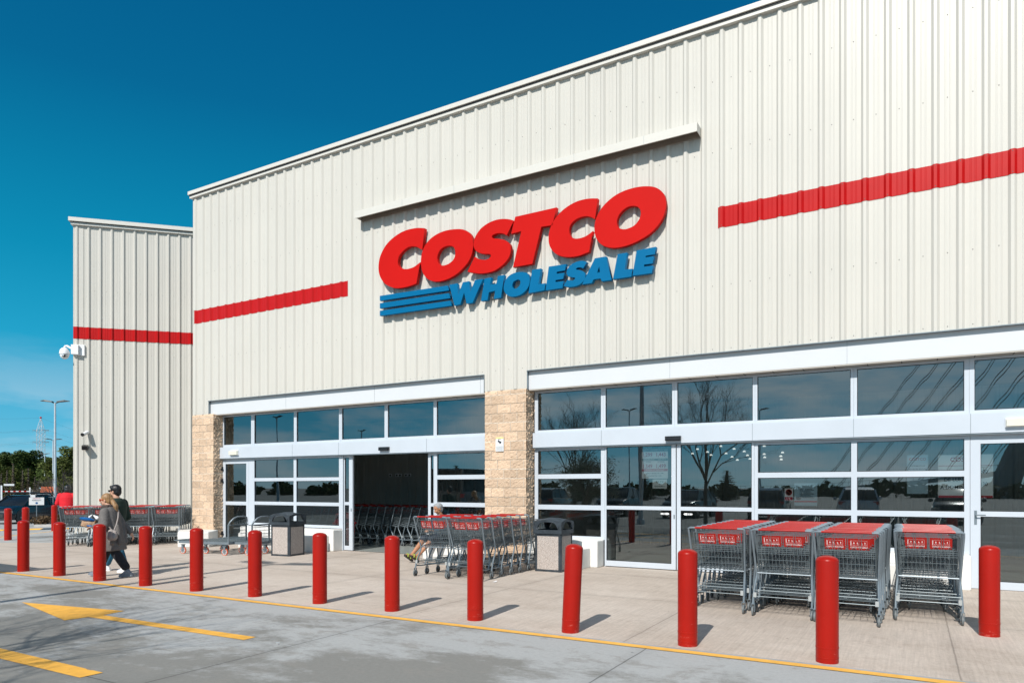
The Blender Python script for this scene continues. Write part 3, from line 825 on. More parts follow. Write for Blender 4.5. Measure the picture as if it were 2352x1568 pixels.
# pillars of split-face block
def blockface(mb, u0, u1, z1, fn, seed, bl=.325, rough=.014):
    r = random.Random(seed); st = .0295
    nu = max(3, int(round((u1 - u0) / st))); nz_ = int(round(z1 / st))
    vs = []; tone = {}
    def info(u, z):
        row = int(z / .2); fz = z / .2 - row
        off = 0 if row % 2 == 0 else bl / 2
        uu = (u - u0 + off) / bl; k = int(uu); fu = uu - k
        mort = min(fz, 1 - fz) * .2 < .007 or min(fu, 1 - fu) * bl < .008
        return row, k, mort
    fs = []; ms = []; tn = []
    us = [u0 + (u1 - u0) * i / nu for i in range(nu + 1)]
    zs = []
    for row in range(int(math.ceil(z1 / .2))):
        for q in (0, .008, .04, .07, .1, .13, .16, .192):
            z = row * .2 + q
            if z < z1 - .005: zs.append(z)
    zs.append(z1)
    # columns: add joints
    us2 = sorted(set([round(u, 4) for u in us]))
    for z in zs:
        for u in us2:
            h = 0 if False else mn.noise(Vector((u * 17 + seed, z * 17, seed))) * rough * .55 + mn.noise(Vector((u * 52 + seed, z * 52, 3))) * rough * .9
            q = (z % .2)
            if q < .004 or abs(z - z1) < 1e-6: h = -.02
            vs.append(fn(u, z, h + .006))
    n = len(us2)
    for i in range(len(zs) - 1):
        for j in range(n - 1):
            a = i * n + j; fs.append((a, a + 1, a + n + 1, a + n))
            zc = (zs[i] + zs[i + 1]) / 2; uc = (us2[j] + us2[j + 1]) / 2
            row, k, m_ = info(uc, zc)
            ms.append(1 if (zs[i + 1] - zs[i]) < .0085 else 0)
            rr = random.Random(row * 131 + k * 17 + seed).random()
            tn.append(.84 + .28 * rr)
    b = len(mb.v); mb.v += [tuple(v) for v in vs]
    for f, m_ in zip(fs, ms): mb.f.append(tuple(i + b for i in f)); mb.m.append(m_)
    # vertical joints as thin strips standing a touch proud in the groove colour
    for row in range(int(math.ceil(z1 / .2))):
        off = 0 if row % 2 == 0 else bl / 2
        k = 1
        while u0 - off + k * bl < u1 - .02:
            u = u0 - off + k * bl; k += 1
            if u < u0 + .02: continue
            z0_, z1_ = row * .2 + .01, min(z1, row * .2 + .195)
            q = [fn(u - .005, z0_, .017), fn(u + .005, z0_, .017), fn(u + .005, z1_, .017), fn(u - .005, z1_, .017)]
            mb.add(q, [(0, 1, 2, 3)], 1)
    return tn
for x0, x1, seed in ((-18.14, -17.2, 3), (-8.11, -7.08, 8), (5.6, 6.6, 5)):
    mb = MB()
    t1 = blockface(mb, x0, x1, 3.70, lambda u, z, h: (u, -.03 - h, z), seed); nf1 = len(t1)
    n_at1 = len(mb.f)
    t2 = blockface(mb, -.03, .34, 3.68, lambda u, z, h: (x1 + h, u, z), seed + 20, rough=.035)
    n_at2 = len(mb.f)
    t3 = blockface(mb, -.03, .34, 3.68, lambda u, z, h: (x0 - h * .5, u, z), seed + 40, rough=.02)
    mb.box(x0 + .02, x1 - .02, .0, .5, 0, 3.69)
    tones = t1 + [1] * (n_at1 - nf1) + t2 + [1] * (n_at2 - n_at1 - len(t2)) + t3
    o = mb.build('block_pillar', [M['stone'], M['mortar']], store)
    at = o.data.attributes.new('tone', 'FLOAT', 'FACE')
    tones += [1.0] * (len(o.data.polygons) - len(tones))
    at.data.foreach_set('value', tones)

# windows and doors --------------------------------------------------
GY = .27
def frame_window(name, x0, x1, z0, z1, vx, hz, parent, y=GY, d=.07, glass=True, gy=None):
    """frame from x0..x1, z0..z1; vx = list of (gx0,gx1) glass columns, hz = list of (gz0,gz1) glass rows"""
    mb = MB()
    ed = [x0] + [e for g in vx for e in g] + [x1]
    for i in range(0, len(ed), 2):
        if ed[i + 1] - ed[i] > .002: mb.box(ed[i], ed[i + 1], y, y + d, z0, z1)
    for (a, b) in vx:
        ez = [z0] + [e for g in hz for e in g] + [z1]
        for i in range(0, len(ez), 2):
            if ez[i + 1] - ez[i] > .002: mb.box(a, b, y + .003, y + d - .003, ez[i], ez[i + 1])
    # slim dark gasket lines round the panes
    for (a, b) in vx:
        for (c, e) in hz:
            g = y + d * .45
            for q in ((a, a + .010, c, e), (b - .010, b, c, e), (a + .010, b - .010, c, c + .010), (a + .010, b - .010, e - .010, e)):
                mb.box(q[0], q[1], g - .012, g - .003, q[2], q[3], 1)
    f = mb.build(name, [M['alu'], M['black']], parent)
    if glass:
        mb = MB()
        for (a, b) in vx:
            for (c, e) in hz:
                g = y + d * .45
                mb.add([(a, g, c), (b, g, c), (b, g, e), (a, g, e)], [(0, 1, 2, 3)])
        mb.build('pane', M['glass'], f, recalc=False)
    return f
def G1(l, hz, x0, x1, z0, z1): pass
# transoms
def transom(cols, x0, x1, z0=2.74, z1=3.655, g0=2.825, g1=3.62):
    for i, (a, b) in enumerate(cols):
        l = x0 if i == 0 else (cols[i - 1][1] + a) / 2
        r = x1 if i == len(cols) - 1 else (b + cols[i + 1][0]) / 2
        frame_window('window', l + .0012, r - .0012, z0, z1, [(a, b)], [(g0, g1)], store)
transom([(-17.15, -16.0), (-15.87, -14.32), (-14.22, -12.70), (-12.60, -11.20), (-11.10, -9.72), (-9.63, -8.18)], -17.22, -8.10)
transom([(-6.96, -5.51), (-5.41, -4.03), (-3.93, -2.53), (-2.45, -.92), (-.82, .715), (.85, 2.30), (2.42, 3.9), (4.0, 5.5)], -7.04, 5.6)
# header casings over the doors
for a, b, z0, z1, cuts in ((-17.2, -8.09, 2.435, 2.75, (-14.27, -12.62, -9.85)), (-7.03, 5.6, 2.455, 2.765, (-5.46, -2.52, -.87, .79))):
    mb = MB(); mb.box(a, b, .165, .30, z0, z1)
    for c in cuts: mb.box(c, c + .006, .162, .165, z0, z1, 1)
    mb.box(a, b, .18, .26, z0 - .022, z0 - .002, 1)
    mb.build('door_header', [M['alu'], M['galvd']], store)
H1 = [(.63, 1.13), (1.22, 1.78), (1.87, 2.37)]
H2 = [(.60, 1.14), (1.24, 1.79), (1.885, 2.385)]
frame_window('window', -16.10, -12.60, .56, 2.43, [(-15.87, -14.33), (-14.23, -12.70)], H1, store)
frame_window('window', -9.70, -8.10, .56, 2.43, [(-9.62, -8.19)], [(.63, 1.165), (1.26, 1.795), (1.893, 2.39)], store)
frame_window('window', -7.04, -5.43, .54, 2.45, [(-6.96, -5.51)], H2, store)
frame_window('window', -2.50, .79, .54, 2.45, [(-2.44, -.91), (-.82, .715)], [(.60, 1.125), (1.218, 1.78), (1.874, 2.378)], store)
frame_window('window', 2.1, 5.6, .54, 2.45, [(2.2, 3.8), (3.9, 5.5)], [(.60, 1.125), (1.218, 1.78), (1.874, 2.378)], store)
# mullion posts beside the doors
for a, b in ((-12.70 + .10, -12.565), (-5.428, -5.412), (-2.53 + .012, -2.502)):
    mb = MB(); mb.box(a, b, GY, GY + .12, 0, 2.43); mb.build('post', M['alu'], store)
mb = MB(); mb.box(-9.72, -9.702, GY, GY + .12, 0, 2.43); mb.build('post', M['alu'], store)
def handle_bar(parent, x, z, y=GY - .03):
    mb = MB(); mb.box(x - .018, x + .018, y + .022, y + .03, z - .11, z + .11); mb.tube([(x, y + .02, z + .04), (x, y - .03, z + .04), (x + .13, y - .03, z + .04)], .010, 8)
    return mb.build('handle', M['galv'], parent)
d = frame_window('door', -17.2, -16.105, .01, 2.42, [(-17.08, -16.2)], [(.13, 1.11), (1.21, 2.28)], store)
mb = MB()
for z in (2.14, 1.80, .3): mb.box(-17.27, -17.17, GY - .05, GY - .002, z - .06, z + .06); mb.box(-17.21, -17.14, GY - .06, GY - .05, z - .03, z + .03)
mb.build('hinge', M['black'], d)
d = frame_window('door', .795, 2.09, .01, 2.44, [(.93, 1.98)], [(.13, 1.147), (1.228, 2.295)], store); handle_bar(d, .865, 1.13)
def sliding(x0, x1, gx, z0, z1, rows, y, lock=None):
    f = frame_window('sliding_door', x0, x1, z0, z1, [gx], rows, store, y=y, d=.05)
    if lock:
        mb = MB(); mb.box(lock - .012, lock + .012, y - .006, y, 1.0, 1.08); mb.build('lock', M['galvd'], f)
    return f
sliding(-12.555, -12.265, (-12.53, -12.385), .02, 2.42, [(.13, 1.16), (1.24, 2.36)], .30, -12.31)
sliding(-9.90, -9.725, (-9.825, -9.735), .02, 2.42, [(.13, 1.16), (1.24, 2.36)], .30)
sliding(-5.405, -3.955, (-5.385, -4.04), .02, 2.45, [(.13, 1.164), (1.237, 2.42)], .255, -3.985)
sliding(-3.935, -2.505, (-3.86, -2.545), .02, 2.45, [(.13, 1.164), (1.237, 2.42)], .255)
# door sensors
for x in (-11.1, -3.97):
    mb = MB(); mb.box(x - .15, x + .15, .10, .165, 2.50, 2.585); mb.box(x - .14, x + .14, .085, .10, 2.51, 2.55); mb.build('door_sensor', M['black'], store)
# plinth walls below the glazing with the low bench in front
def plinth(x0, x1, bx0, bx1):
    mb = MB(); c = .05
    mb.prism([(x0, .30), (x0, -.06), (x1, -.06), (x1, .30)], 0, .545)
    bl = mb.build('plinth', M['plinth'], store)
    bv = bl.modifiers.new('b', 'BEVEL'); bv.width = .025; bv.segments = 2
    mb = MB(); mb.prism([(bx0, -.062), (bx0, -.38), (bx0 + .1, -.48), (bx1, -.48), (bx1, -.062)], 0, .40)
    bo = mb.build('bench_step', M['plinth'], store)
    bv = bo.modifiers.new('b', 'BEVEL'); bv.width = .02; bv.segments = 2
plinth(-16.05, -12.58, -15.7, -12.72)
plinth(-9.68, -8.12, -9.55, -8.4)
plinth(-7.05, -5.45, -6.7, -5.60)
plinth(-2.48, .79, -2.3, .62)
mb = MB(); mb.prism([(-17.15, -1.18), (-16.50, -.90), (-16.40, -.78), (-17.0, -.04), (-18.9, -.04), (-17.9, -.62)], 0, .41)
bo = mb.build('corner_bench', M['plinth'], store); bv = bo.modifiers.new('b', 'BEVEL'); bv.width = .02; bv.segments = 2
# inside: floor, walls, ceiling
mb = MB(); mb.add([(-18, .33, .012), (XE, .33, .012), (XE, 9, .012), (-18, 9, .012)], [(0, 1, 2, 3)]); mb.build('floor', M['indoor'], store)
mb = MB(); mb.box(-18, XE, .62, 9, 3.9, 3.95); mb.build('ceiling', M['ceil'], store)
mb = MB()
P = rib_profile(-18, XE, -3.02)
vs = []; fs = []
for i, p in enumerate(P): vs += [(p[0], 6.0 + p[1], 0.012), (p[0], 6.0 + p[1], 3.9)]
for i in range(len(P) - 1): fs.append((2 * i, 2 * i + 2, 2 * i + 3, 2 * i + 1))
mb.add(vs, fs); mb.box(-18.1, -18, .05, 9, 0.02, 3.9); mb.box(-7.4, -7.25, .5, 6, 0.02, 3.9); mb.box(XE, XE + .1, .05, 9, .02, 3.9)
mb.box(-18, XE, .5, .62, 3.7, 9.7)
mb.build('inner_wall', M['inwall'], store)
for k, x in enumerate((-15.74, -15.45, -15.31, -15.05, -14.9)):
    mb = MB(); mb.box(x - .06, x + .06, 5.93, 5.955, 1.98, 2.09); mb.box(x - .03, x + .03, 5.925, 5.93, 2.0, 2.06, 1); mb.build('switch_plate', [M['white'], M['dark']], store)

# letters of the sign ------------------------------------------------
LET={'C1':[[(-9.646,7.51),(-9.715,7.026),(-9.797,7.082),(-9.876,7.128),(-9.983,7.159),(-10.091,7.164),(-10.199,7.134),(-10.308,7.073),(-10.384,7.004),(-10.417,6.923),(-10.423,6.837),(-10.404,6.78),(-10.349,6.728),(-10.28,6.689),(-10.185,6.664),(-10.091,6.66),(-9.956,6.677),(-9.85,6.72),(-9.77,6.758),(-9.884,6.287),(-10.01,6.265),(-10.172,6.25),(-10.335,6.25),(-10.5,6.269),(-10.639,6.317),(-10.779,6.392),(-10.878,6.483),(-10.954,6.593),(-10.997,6.709),(-11.011,6.821),(-11.0,6.952),(-10.963,7.077),(-10.878,7.217),(-10.751,7.348),(-10.583,7.449),(-10.39,7.523),(-10.199,7.561),(-10.01,7.567),(-9.823,7.551)]],'O1':[[(-8.747,7.325),(-8.599,7.289),(-8.477,7.226),(-8.392,7.139),(-8.344,7.04),(-8.327,6.925),(-8.336,6.806),(-8.38,6.671),(-8.465,6.543),(-8.599,6.432),(-8.747,6.343),(-8.921,6.277),(-9.098,6.245),(-9.276,6.242),(-9.43,6.276),(-9.56,6.341),(-9.665,6.452),(-9.725,6.567),(-9.752,6.708),(-9.749,6.835),(-9.717,6.978),(-9.639,7.112),(-9.508,7.226),(-9.353,7.297),(-9.174,7.339),(-8.971,7.348)],[(-8.959,6.994),(-8.871,6.963),(-8.821,6.905),(-8.801,6.823),(-8.816,6.723),(-8.871,6.65),(-8.971,6.598),(-9.098,6.577),(-9.186,6.593),(-9.25,6.639),(-9.284,6.717),(-9.289,6.801),(-9.255,6.889),(-9.186,6.961),(-9.072,6.997)]],'S':[[(-7.304,7.236),(-7.481,6.955),(-7.556,7.008),(-7.648,7.037),(-7.741,7.045),(-7.822,7.032),(-7.85,7.002),(-7.834,6.963),(-7.787,6.947),(-7.671,6.918),(-7.556,6.88),(-7.465,6.824),(-7.397,6.744),(-7.379,6.643),(-7.392,6.547),(-7.442,6.457),(-7.533,6.374),(-7.671,6.297),(-7.81,6.249),(-7.998,6.238),(-8.164,6.253),(-8.307,6.29),(-8.404,6.315),(-8.477,6.342),(-8.288,6.64),(-8.212,6.587),(-8.116,6.547),(-7.998,6.524),(-7.915,6.539),(-7.876,6.578),(-7.88,6.619),(-7.927,6.64),(-8.069,6.666),(-8.188,6.714),(-8.271,6.779),(-8.312,6.862),(-8.317,6.944),(-8.283,7.049),(-8.212,7.147),(-8.116,7.23),(-7.974,7.294),(-7.834,7.327),(-7.694,7.336),(-7.533,7.317),(-7.397,7.279)]],'bar1':[[(-10.971,6.152),(-9.014,6.115),(-8.964,6.0),(-10.971,6.035)]],'bar2':[[(-10.971,5.976),(-8.984,5.941),(-8.929,5.824),(-10.971,5.855)]],'bar3':[[(-10.971,5.798),(-8.941,5.768),(-8.891,5.652),(-10.971,5.677)]],'W':[[(-8.964,6.124),(-8.752,6.124),(-8.727,5.858),(-8.599,6.126),(-8.44,6.127),(-8.404,5.881),(-8.279,6.13),(-8.073,6.125),(-8.344,5.64),(-8.506,5.645),(-8.567,5.897),(-8.668,5.65),(-8.826,5.642)]],'H':[[(-8.033,6.123),(-7.862,6.124),(-7.897,5.969),(-7.736,5.974),(-7.699,6.129),(-7.538,6.128),(-7.621,5.657),(-7.799,5.651),(-7.768,5.822),(-7.923,5.813),(-7.958,5.649),(-8.128,5.649)]],'O3':[[(-7.105,6.124),(-6.995,6.088),(-6.933,6.007),(-6.92,5.909),(-6.951,5.797),(-7.028,5.712),(-7.139,5.653),(-7.284,5.634),(-7.408,5.653),(-7.499,5.719),(-7.549,5.805),(-7.552,5.894),(-7.511,6.006),(-7.42,6.09),(-7.284,6.132)],[(-7.206,5.984),(-7.154,5.953),(-7.145,5.903),(-7.172,5.839),(-7.239,5.8),(-7.295,5.798),(-7.336,5.833),(-7.34,5.893),(-7.307,5.956)]],'T':[[(-7.269,7.311),(-6.296,7.315),(-6.397,6.97),(-6.649,6.985),(-6.859,6.254),(-7.325,6.256),(-7.124,6.982),(-7.371,6.97)]],'C2':[[(-5.393,7.31),(-5.451,6.911),(-5.536,6.97),(-5.636,7.008),(-5.736,7.014),(-5.837,6.997),(-5.929,6.953),(-5.991,6.89),(-6.011,6.819),(-6.007,6.734),(-5.976,6.663),(-5.909,6.614),(-5.837,6.596),(-5.736,6.596),(-5.636,6.617),(-5.556,6.652),(-5.496,6.687),(-5.58,6.288),(-5.676,6.268),(-5.797,6.247),(-5.939,6.248),(-6.084,6.27),(-6.229,6.319),(-6.334,6.387),(-6.419,6.487),(-6.467,6.59),(-6.482,6.688),(-6.476,6.8),(-6.44,6.927),(-6.376,7.038),(-6.271,7.15),(-6.146,7.238),(-6.001,7.303),(-5.837,7.344),(-5.676,7.352),(-5.536,7.339)]],'O2':[[(-4.391,7.335),(-4.246,7.29),(-4.138,7.218),(-4.057,7.119),(-4.022,7.007),(-4.013,6.893),(-4.039,6.759),(-4.102,6.632),(-4.192,6.526),(-4.318,6.427),(-4.483,6.351),(-4.668,6.295),(-4.856,6.269),(-5.028,6.273),(-5.182,6.312),(-5.319,6.39),(-5.407,6.497),(-5.452,6.615),(-5.464,6.746),(-5.447,6.87),(-5.387,7.005),(-5.299,7.116),(-5.182,7.21),(-5.028,7.292),(-4.856,7.341),(-4.687,7.358),(-4.538,7.356)],[(-4.65,7.014),(-4.575,6.985),(-4.524,6.925),(-4.507,6.851),(-4.524,6.765),(-4.575,6.687),(-4.65,6.63),(-4.743,6.603),(-4.838,6.599),(-4.923,6.627),(-4.971,6.675),(-4.99,6.747),(-4.984,6.818),(-4.951,6.893),(-4.885,6.961),(-4.8,7.007),(-4.725,7.022)]],'L1':[[(-6.866,6.13),(-6.658,6.126),(-6.722,5.814),(-6.55,5.805),(-6.578,5.666),(-6.954,5.655)]],'E1':[[(-6.478,6.136),(-6.084,6.126),(-6.108,6.003),(-6.292,6.003),(-6.302,5.961),(-6.125,5.958),(-6.15,5.836),(-6.321,5.837),(-6.33,5.797),(-6.142,5.792),(-6.167,5.655),(-6.553,5.658)]],'S2':[[(-5.626,6.093),(-5.708,5.981),(-5.766,6.009),(-5.827,6.015),(-5.868,5.999),(-5.858,5.978),(-5.777,5.955),(-5.696,5.911),(-5.656,5.849),(-5.666,5.768),(-5.736,5.695),(-5.837,5.654),(-5.96,5.647),(-6.063,5.662),(-6.142,5.692),(-6.055,5.807),(-6.011,5.786),(-5.939,5.771),(-5.888,5.792),(-5.888,5.823),(-5.96,5.84),(-6.042,5.871),(-6.079,5.932),(-6.063,6.005),(-6.001,6.079),(-5.899,6.124),(-5.777,6.14),(-5.686,6.122)]],'A':[[(-5.456,6.139),(-5.217,6.137),(-5.101,5.66),(-5.309,5.663),(-5.338,5.726),(-5.482,5.726),(-5.52,5.66),(-5.732,5.663)],[(-5.362,5.969),(-5.348,5.848),(-5.413,5.843)]],'L2':[[(-4.976,6.142),(-4.781,6.139),(-4.834,5.819),(-4.672,5.811),(-4.697,5.664),(-5.076,5.667)]],'E2':[[(-4.59,6.148),(-4.206,6.153),(-4.231,6.017),(-4.41,6.015),(-4.415,5.986),(-4.249,5.982),(-4.271,5.849),(-4.439,5.853),(-4.446,5.815),(-4.264,5.807),(-4.287,5.67),(-4.674,5.676)]]}
sign = thing('store_sign', 'big red and blue raised letter sign reading COSTCO WHOLESALE above the entrance', 'store sign')
def crvs(pts, sub=4, lim=34):
    n = len(pts); P = [Vector(p) for p in pts]; out = []
    sharp = []
    for i in range(n):
        a = (P[i] - P[i - 1]).normalized(); b = (P[(i + 1) % n] - P[i]).normalized()
        sharp.append(a.angle(b, 0) > R(lim))
    for i in range(n):
        p0, p1, p2, p3 = P[i - 1], P[i], P[(i + 1) % n], P[(i + 2) % n]
        L = (p2 - p1).length
        m1 = (p2 - p0) * .5 if not sharp[i] else (p2 - p1)
        m2 = (p3 - p1) * .5 if not sharp[(i + 1) % n] else (p2 - p1)
        if m1.length > 1e-9: m1 = m1.normalized() * L
        if m2.length > 1e-9: m2 = m2.normalized() * L
        k = 1 if (sharp[i] and sharp[(i + 1) % n]) else sub
        for j in range(k):
            t = j / k; t2 = t * t; t3 = t2 * t
            out.append(p1 * (2 * t3 - 3 * t2 + 1) + m1 * (t3 - 2 * t2 + t) + p2 * (-2 * t3 + 3 * t2) + m2 * (t3 - t2))
    return out
def extr(name, loops, y0, y1, mt, parent, bevel=.0):
    cu = bpy.data.curves.new(name, 'CURVE'); cu.dimensions = '2D'; cu.fill_mode = 'BOTH'
    cu.extrude = abs(y1 - y0) / 2
    for l in loops:
        sp = cu.splines.new('POLY'); sp.points.add(len(l) - 1)
        for q, p in zip(sp.points, l): q.co = (p[0], p[1], 0, 1)
        sp.use_cyclic_u = True
    o = bpy.data.objects.new(name, cu); C.objects.link(o)
    dg = bpy.context.evaluated_depsgraph_get(); dg.update()
    me = bpy.data.meshes.new_from_object(o.evaluated_get(dg)); bpy.data.objects.remove(o)
    yc = (y0 + y1) / 2
    for v in me.vertices: v.co = (v.co.x, yc - v.co.z, v.co.y)
    me.name = name; me.materials.clear(); me.materials.append(mt)
    o = bpy.data.objects.new(name, me); C.objects.link(o); o.parent = parent
    return o
for k, loops in LET.items():
    red = k in ('C1', 'O1', 'S', 'T', 'C2', 'O2')
    if k.startswith('bar'):
        extr('bar', loops, -.17, -.09, M['signblue'], sign)
    else:
        ls = [crvs(l) for l in loops] if any(c in k for c in 'COS') and k not in ('S_',) else loops
        extr('letter', ls, -.172 if red else -.17, -.08, M['signred'] if red else M['signblue'], sign)
mb = MB()
for x in [-10.9 + .5 * i for i in range(13)]: mb.box(x, x + .03, -.085, -.035, 5.7 if x > -8.9 else 5.68, 5.72)

mb.build('bracket', M['galvd'], sign)
# ---------------------------------------------------------------- bollards
def bollard_proto():
    t = thing('bollard', 'x', 'bollard', group='red bollards along the pavement edge')
    h = .985; r = .098
    prof = [(r, 0), (r, h - .055)]
    for i in range(1, 8):
        a = PI / 2 * i / 7; prof.append((r * (1 - (1 - math.cos(a)) * .99), h - .055 + .05 * math.sin(a)))
    MB().lathe(prof, 32).build('post', M['bollard'], t, smooth=True)
    MB().lathe([(r + .0015, .135), (r + .003, .142), (r + .0015, .15)], 32).lathe([(r + .001, .045), (r + .0025, .05), (r + .001, .056)], 32).build('band', M['bollard'], t, smooth=True)
    return t
bp = bollard_proto(); bt = tree_of(bp)
rowx = [-14.74, -13.45, -12.12, -10.86, -9.63, -8.40, -7.12, -5.87, -4.59, -3.29, -1.98, -0.68]
blabels = ['red bollard beside the big shadow, leftmost of the long front row',
           'red bollard second from the left of the long front row, clear ground on both sides',
           'red bollard in front of the woman in the grey coat, hiding her front leg',
           'red bollard right behind the walking woman, on her bag side',
           'red bollard in front of the low white corner bench and the flatbed trolley wheel',
           'red bollard in front of the flatbed trolley handles',
           'red bollard between the bench step and the open doorway',
           'red bollard in front of the open doorway, left of the smaller cart group',
           'red bollard in front of the smaller cart group beside the block pillar',
           'red bollard in front of the right bin and closed sliding doors',
           'red bollard at the left corner of the big cart group',
           'red bollard in front of the third big-group cart row, nearest to the camera']
for i, x in enumerate(rowx):
    y = (-6.06, -6.07, -6.10, -6.07, -6.02, -5.94, -5.91, -5.87, -5.86, -5.93, -5.93, -5.96)[i]
    if i == 0: b = bp; b.location = (x, y, 0); b['label'] = blabels[0]
    else: b = dup(bt, (x, y, 0), i * 1.1, blabels[i], tilt=(R(-.2), R(-2.6), 0) if i == 9 else None)
dup(bt, (0.72, -3.85, 0), .3, 'red bollard at the right edge, set back beside the glass door')
dup(bt, (-23.95, -2.18, gz(-24)), .3, 'red bollard in the far row in front of the dark car')
dup(bt, (-24.7, -1.34, gz(-24.7)), .9, 'red bollard in the far row behind the leftmost near one, by the island kerb')
dup(bt, (-28.0, 1.19, gz(-28)), 1.3, 'red bollard farthest away, in front of the lamp pole and left carts')

# ---------------------------------------------------------------- shopping cart
def cart_proto():
    t = thing('shopping_cart', 'x', 'shopping cart', group='red handled shopping carts')
    # handle
    MB().tube([(-.27, 0, 1.08), (.27, 0, 1.08)], .0132, 10).build('handle', M['cred'], t, smooth=True)
    fr = MB()
    for s in (-1, 1):
        fr.tube([(s * .265, 0, 1.08), (s * .33, 0.0, 1.08), (s * .352, .004, 1.068), (s * .352, .02, 1.03), (s * .335, .12, .72), (s * .325, .19, .52), (s * .325, .185, .47), (s * .335, .10, .33), (s * .34, .055, .22), (s * .34, .035, .15)], .0135, 7)
        fr.tube([(s * .338, .045, .20), (s * .335, .2, .185), (s * .27, .62, .18), (s * .22, .93, .175), (s * .20, .99, .165), (s * .2, 1.0, .13)], .0125, 6)
        fr.tube([(s * .315, .30, .19), (s * .31, .36, .32), (s * .30, .30, .54)], .0125, 6)
        fr.tube([(s * .325, .19, .53), (s * .235, .90, .63)], .009, 5)
    fr.tube([(-.325, .19, .525), (.325, .19, .525)], .009, 5)
    fr.tube([(-.22, .94, .18), (.22, .94, .18)], .011, 5)
    fr.build('frame', M['galv'], t, smooth=True)
    # basket
    mb = MB(); r = .0027
    def side(s, v, u):     # v 0..1 along the cart, u 0..1 up
        y = (.20 + .74 * v) * (1 - u) + (.04 + .96 * v) * u
        zb_ = .535 + .09 * v; zt = 1.025 - .10 * v
        x = ((.300 - .075 * v) * (1 - u) + (.318 - .07 * v) * u)
        return (s * x, y, zb_ + (zt - zb_) * u)
    n = 20
    for s in (-1, 1):
        for i in range(n + 1): mb.tube([side(s, i / n, 0), side(s, i / n, 1)], r, 4, cap=False)
        for u, rr in ((0, .0045), (.2, .0035), (.5, .0045), (.75, .0035)): mb.tube([side(s, 0, u), side(s, .5, u), side(s, 1, u)], rr, 4, cap=False)
        mb.tube([side(s, 0, 1), side(s, 1, 1)], .006, 5)
    m = 12
    for i in range(m + 1):
        a = -1 + 2 * i / m
        f0 = Vector(side(1, 1, 0)); f1 = Vector(side(1, 1, 1)); f2 = Vector(side(1, 0, 0))
        mb.tube([(f1.x * a, f1.y, f1.z), (f0.x * a, f0.y, f0.z)], r, 4, cap=False)
        mb.tube([(f0.x * a, f0.y, f0.z), (f2.x * a, f2.y, f2.z)], r, 4, cap=False)
    for u in (0, .25, .5, .75, 1):
        p = side(1, 1, u); mb.tube([(-p[0], p[1], p[2]), p], .0045 if u in (0, 1) else .0035, 4, cap=False)
    for i in range(1, 16):
        p = side(1, i / 16, 0); mb.tube([(-p[0], p[1], p[2]), p], r, 4, cap=False)
    mb.build('basket', M['wire'], t)
    # rear gate with the child seat
    mb = MB()
    def gate(a, z): return (a * .298, .20 - (z - .535) / .49 * .155, z)
    for i in range(15):
        a = -1 + 2 * i / 14; mb.tube([gate(a, .545), gate(a, .86)], .0032, 4, cap=False)
    for z in (.545, .62, .70, .83, .805, .78, .86, 1.02): mb.tube([gate(-1, z), gate(1, z)], .0038, 4, cap=False)
    for a in (-1, -.98, -.52, -.44, .44, .52, .98, 1, -.03, .03): mb.tube([gate(a, .86), (gate(a, 1.02)[0], gate(a, 1.02)[1] - .008, 1.03)], .0035, 4, cap=False)
    for i in range(4):
        a = -.75 + .5 * i; mb.tube([gate(a - .09, .80), gate(a - .09, .87), gate(a - .04, .895), gate(a + .04, .895), gate(a + .09, .87), gate(a + .09, .80)], .0035, 4, cap=False)
    for i in range(9):
        a = -.8 + .2 * i; mb.tube([(a * .28, .21, .74), (a * .27, .30, .80), (a * .27, .26, 1.0)], .003, 4, cap=False)
    for z, y in ((.80, .30), (.90, .28), (1.0, .26)): mb.tube([(-.24, y, z), (.24, y, z)], .0035, 4, cap=False)
    mb.build('seat_gate', M['wire'], t)
    for s, nm in ((-1, 'l'), (1, 'r')):
        cx_ = s * .128
        mb = MB()
        def gp(dx, z, off): return (cx_ + dx, .20 - (z - .535) / .49 * .155 + off, z)
        a = [gp(-.112, .872, .010), gp(.112, .872, .010), gp(.112, 1.002, .010), gp(-.112, 1.002, .010)]
        b = [gp(-.112, .872, .016), gp(.112, .872, .016), gp(.112, 1.002, .016), gp(-.112, 1.002, .016)]
        mb.add(a + b, [(0, 1, 2, 3), (4, 5, 6, 7), (0, 1, 5, 4), (1, 2, 6, 5), (2, 3, 7, 6), (3, 0, 4, 7)])
        pn = mb.build('seat_panel', M['cred'], t)
        tx = MB(); vs, fs = text_mesh('COSTCO WHOLESALE', .021, 0, 'CENTER')
        def tp(x, z): q = gp(x, z, .0085); return (q[0], q[1], q[2])
        tx.add([tp(v[0] * .86, .895 + v[1]) for v in vs], fs)
        for (x0, x1, z0, z1) in ((-.09, .085, .918, .919), (-.09, .085, .981, .982), (-.09, -.089, .918, .981), (.084, .085, .918, .981), (-.070, -.038, .931, .933), (-.025, .005, .931, .933), (.020, .045, .931, .933), (.055, .078, .931, .933), (-.086, -.081, .924, .976), (-.056, -.050, .944, .964), (-.020, -.015, .944, .964), (.024, .030, .944, .958), (.060, .066, .944, .964), (-.062, -.044, .952, .955), (-.015, -.006, .944, .948), (.030, .038, .944, .948)):
            tx.add([tp(x0, z0), tp(x1, z0), tp(x1, z1), tp(x0, z1)], [(0, 1, 2, 3)])
        tx.build('lettering', M['white'], pn)
    # red rim covers along the basket top
    # bottom rack
    mb = MB()
    for i in range(9):
        a = -1 + 2 * i / 8; mb.tube([(a * .31, .08, .285), (a * .215, .88, .255)], .0035, 4, cap=False)
    for i in range(7):
        v = i / 6; mb.tube([(-(.31 - .095 * v), .08 + .8 * v, .285 - .03 * v), ((.31 - .095 * v), .08 + .8 * v, .285 - .03 * v)], .005 if i in (0, 6) else .0035, 4, cap=False)
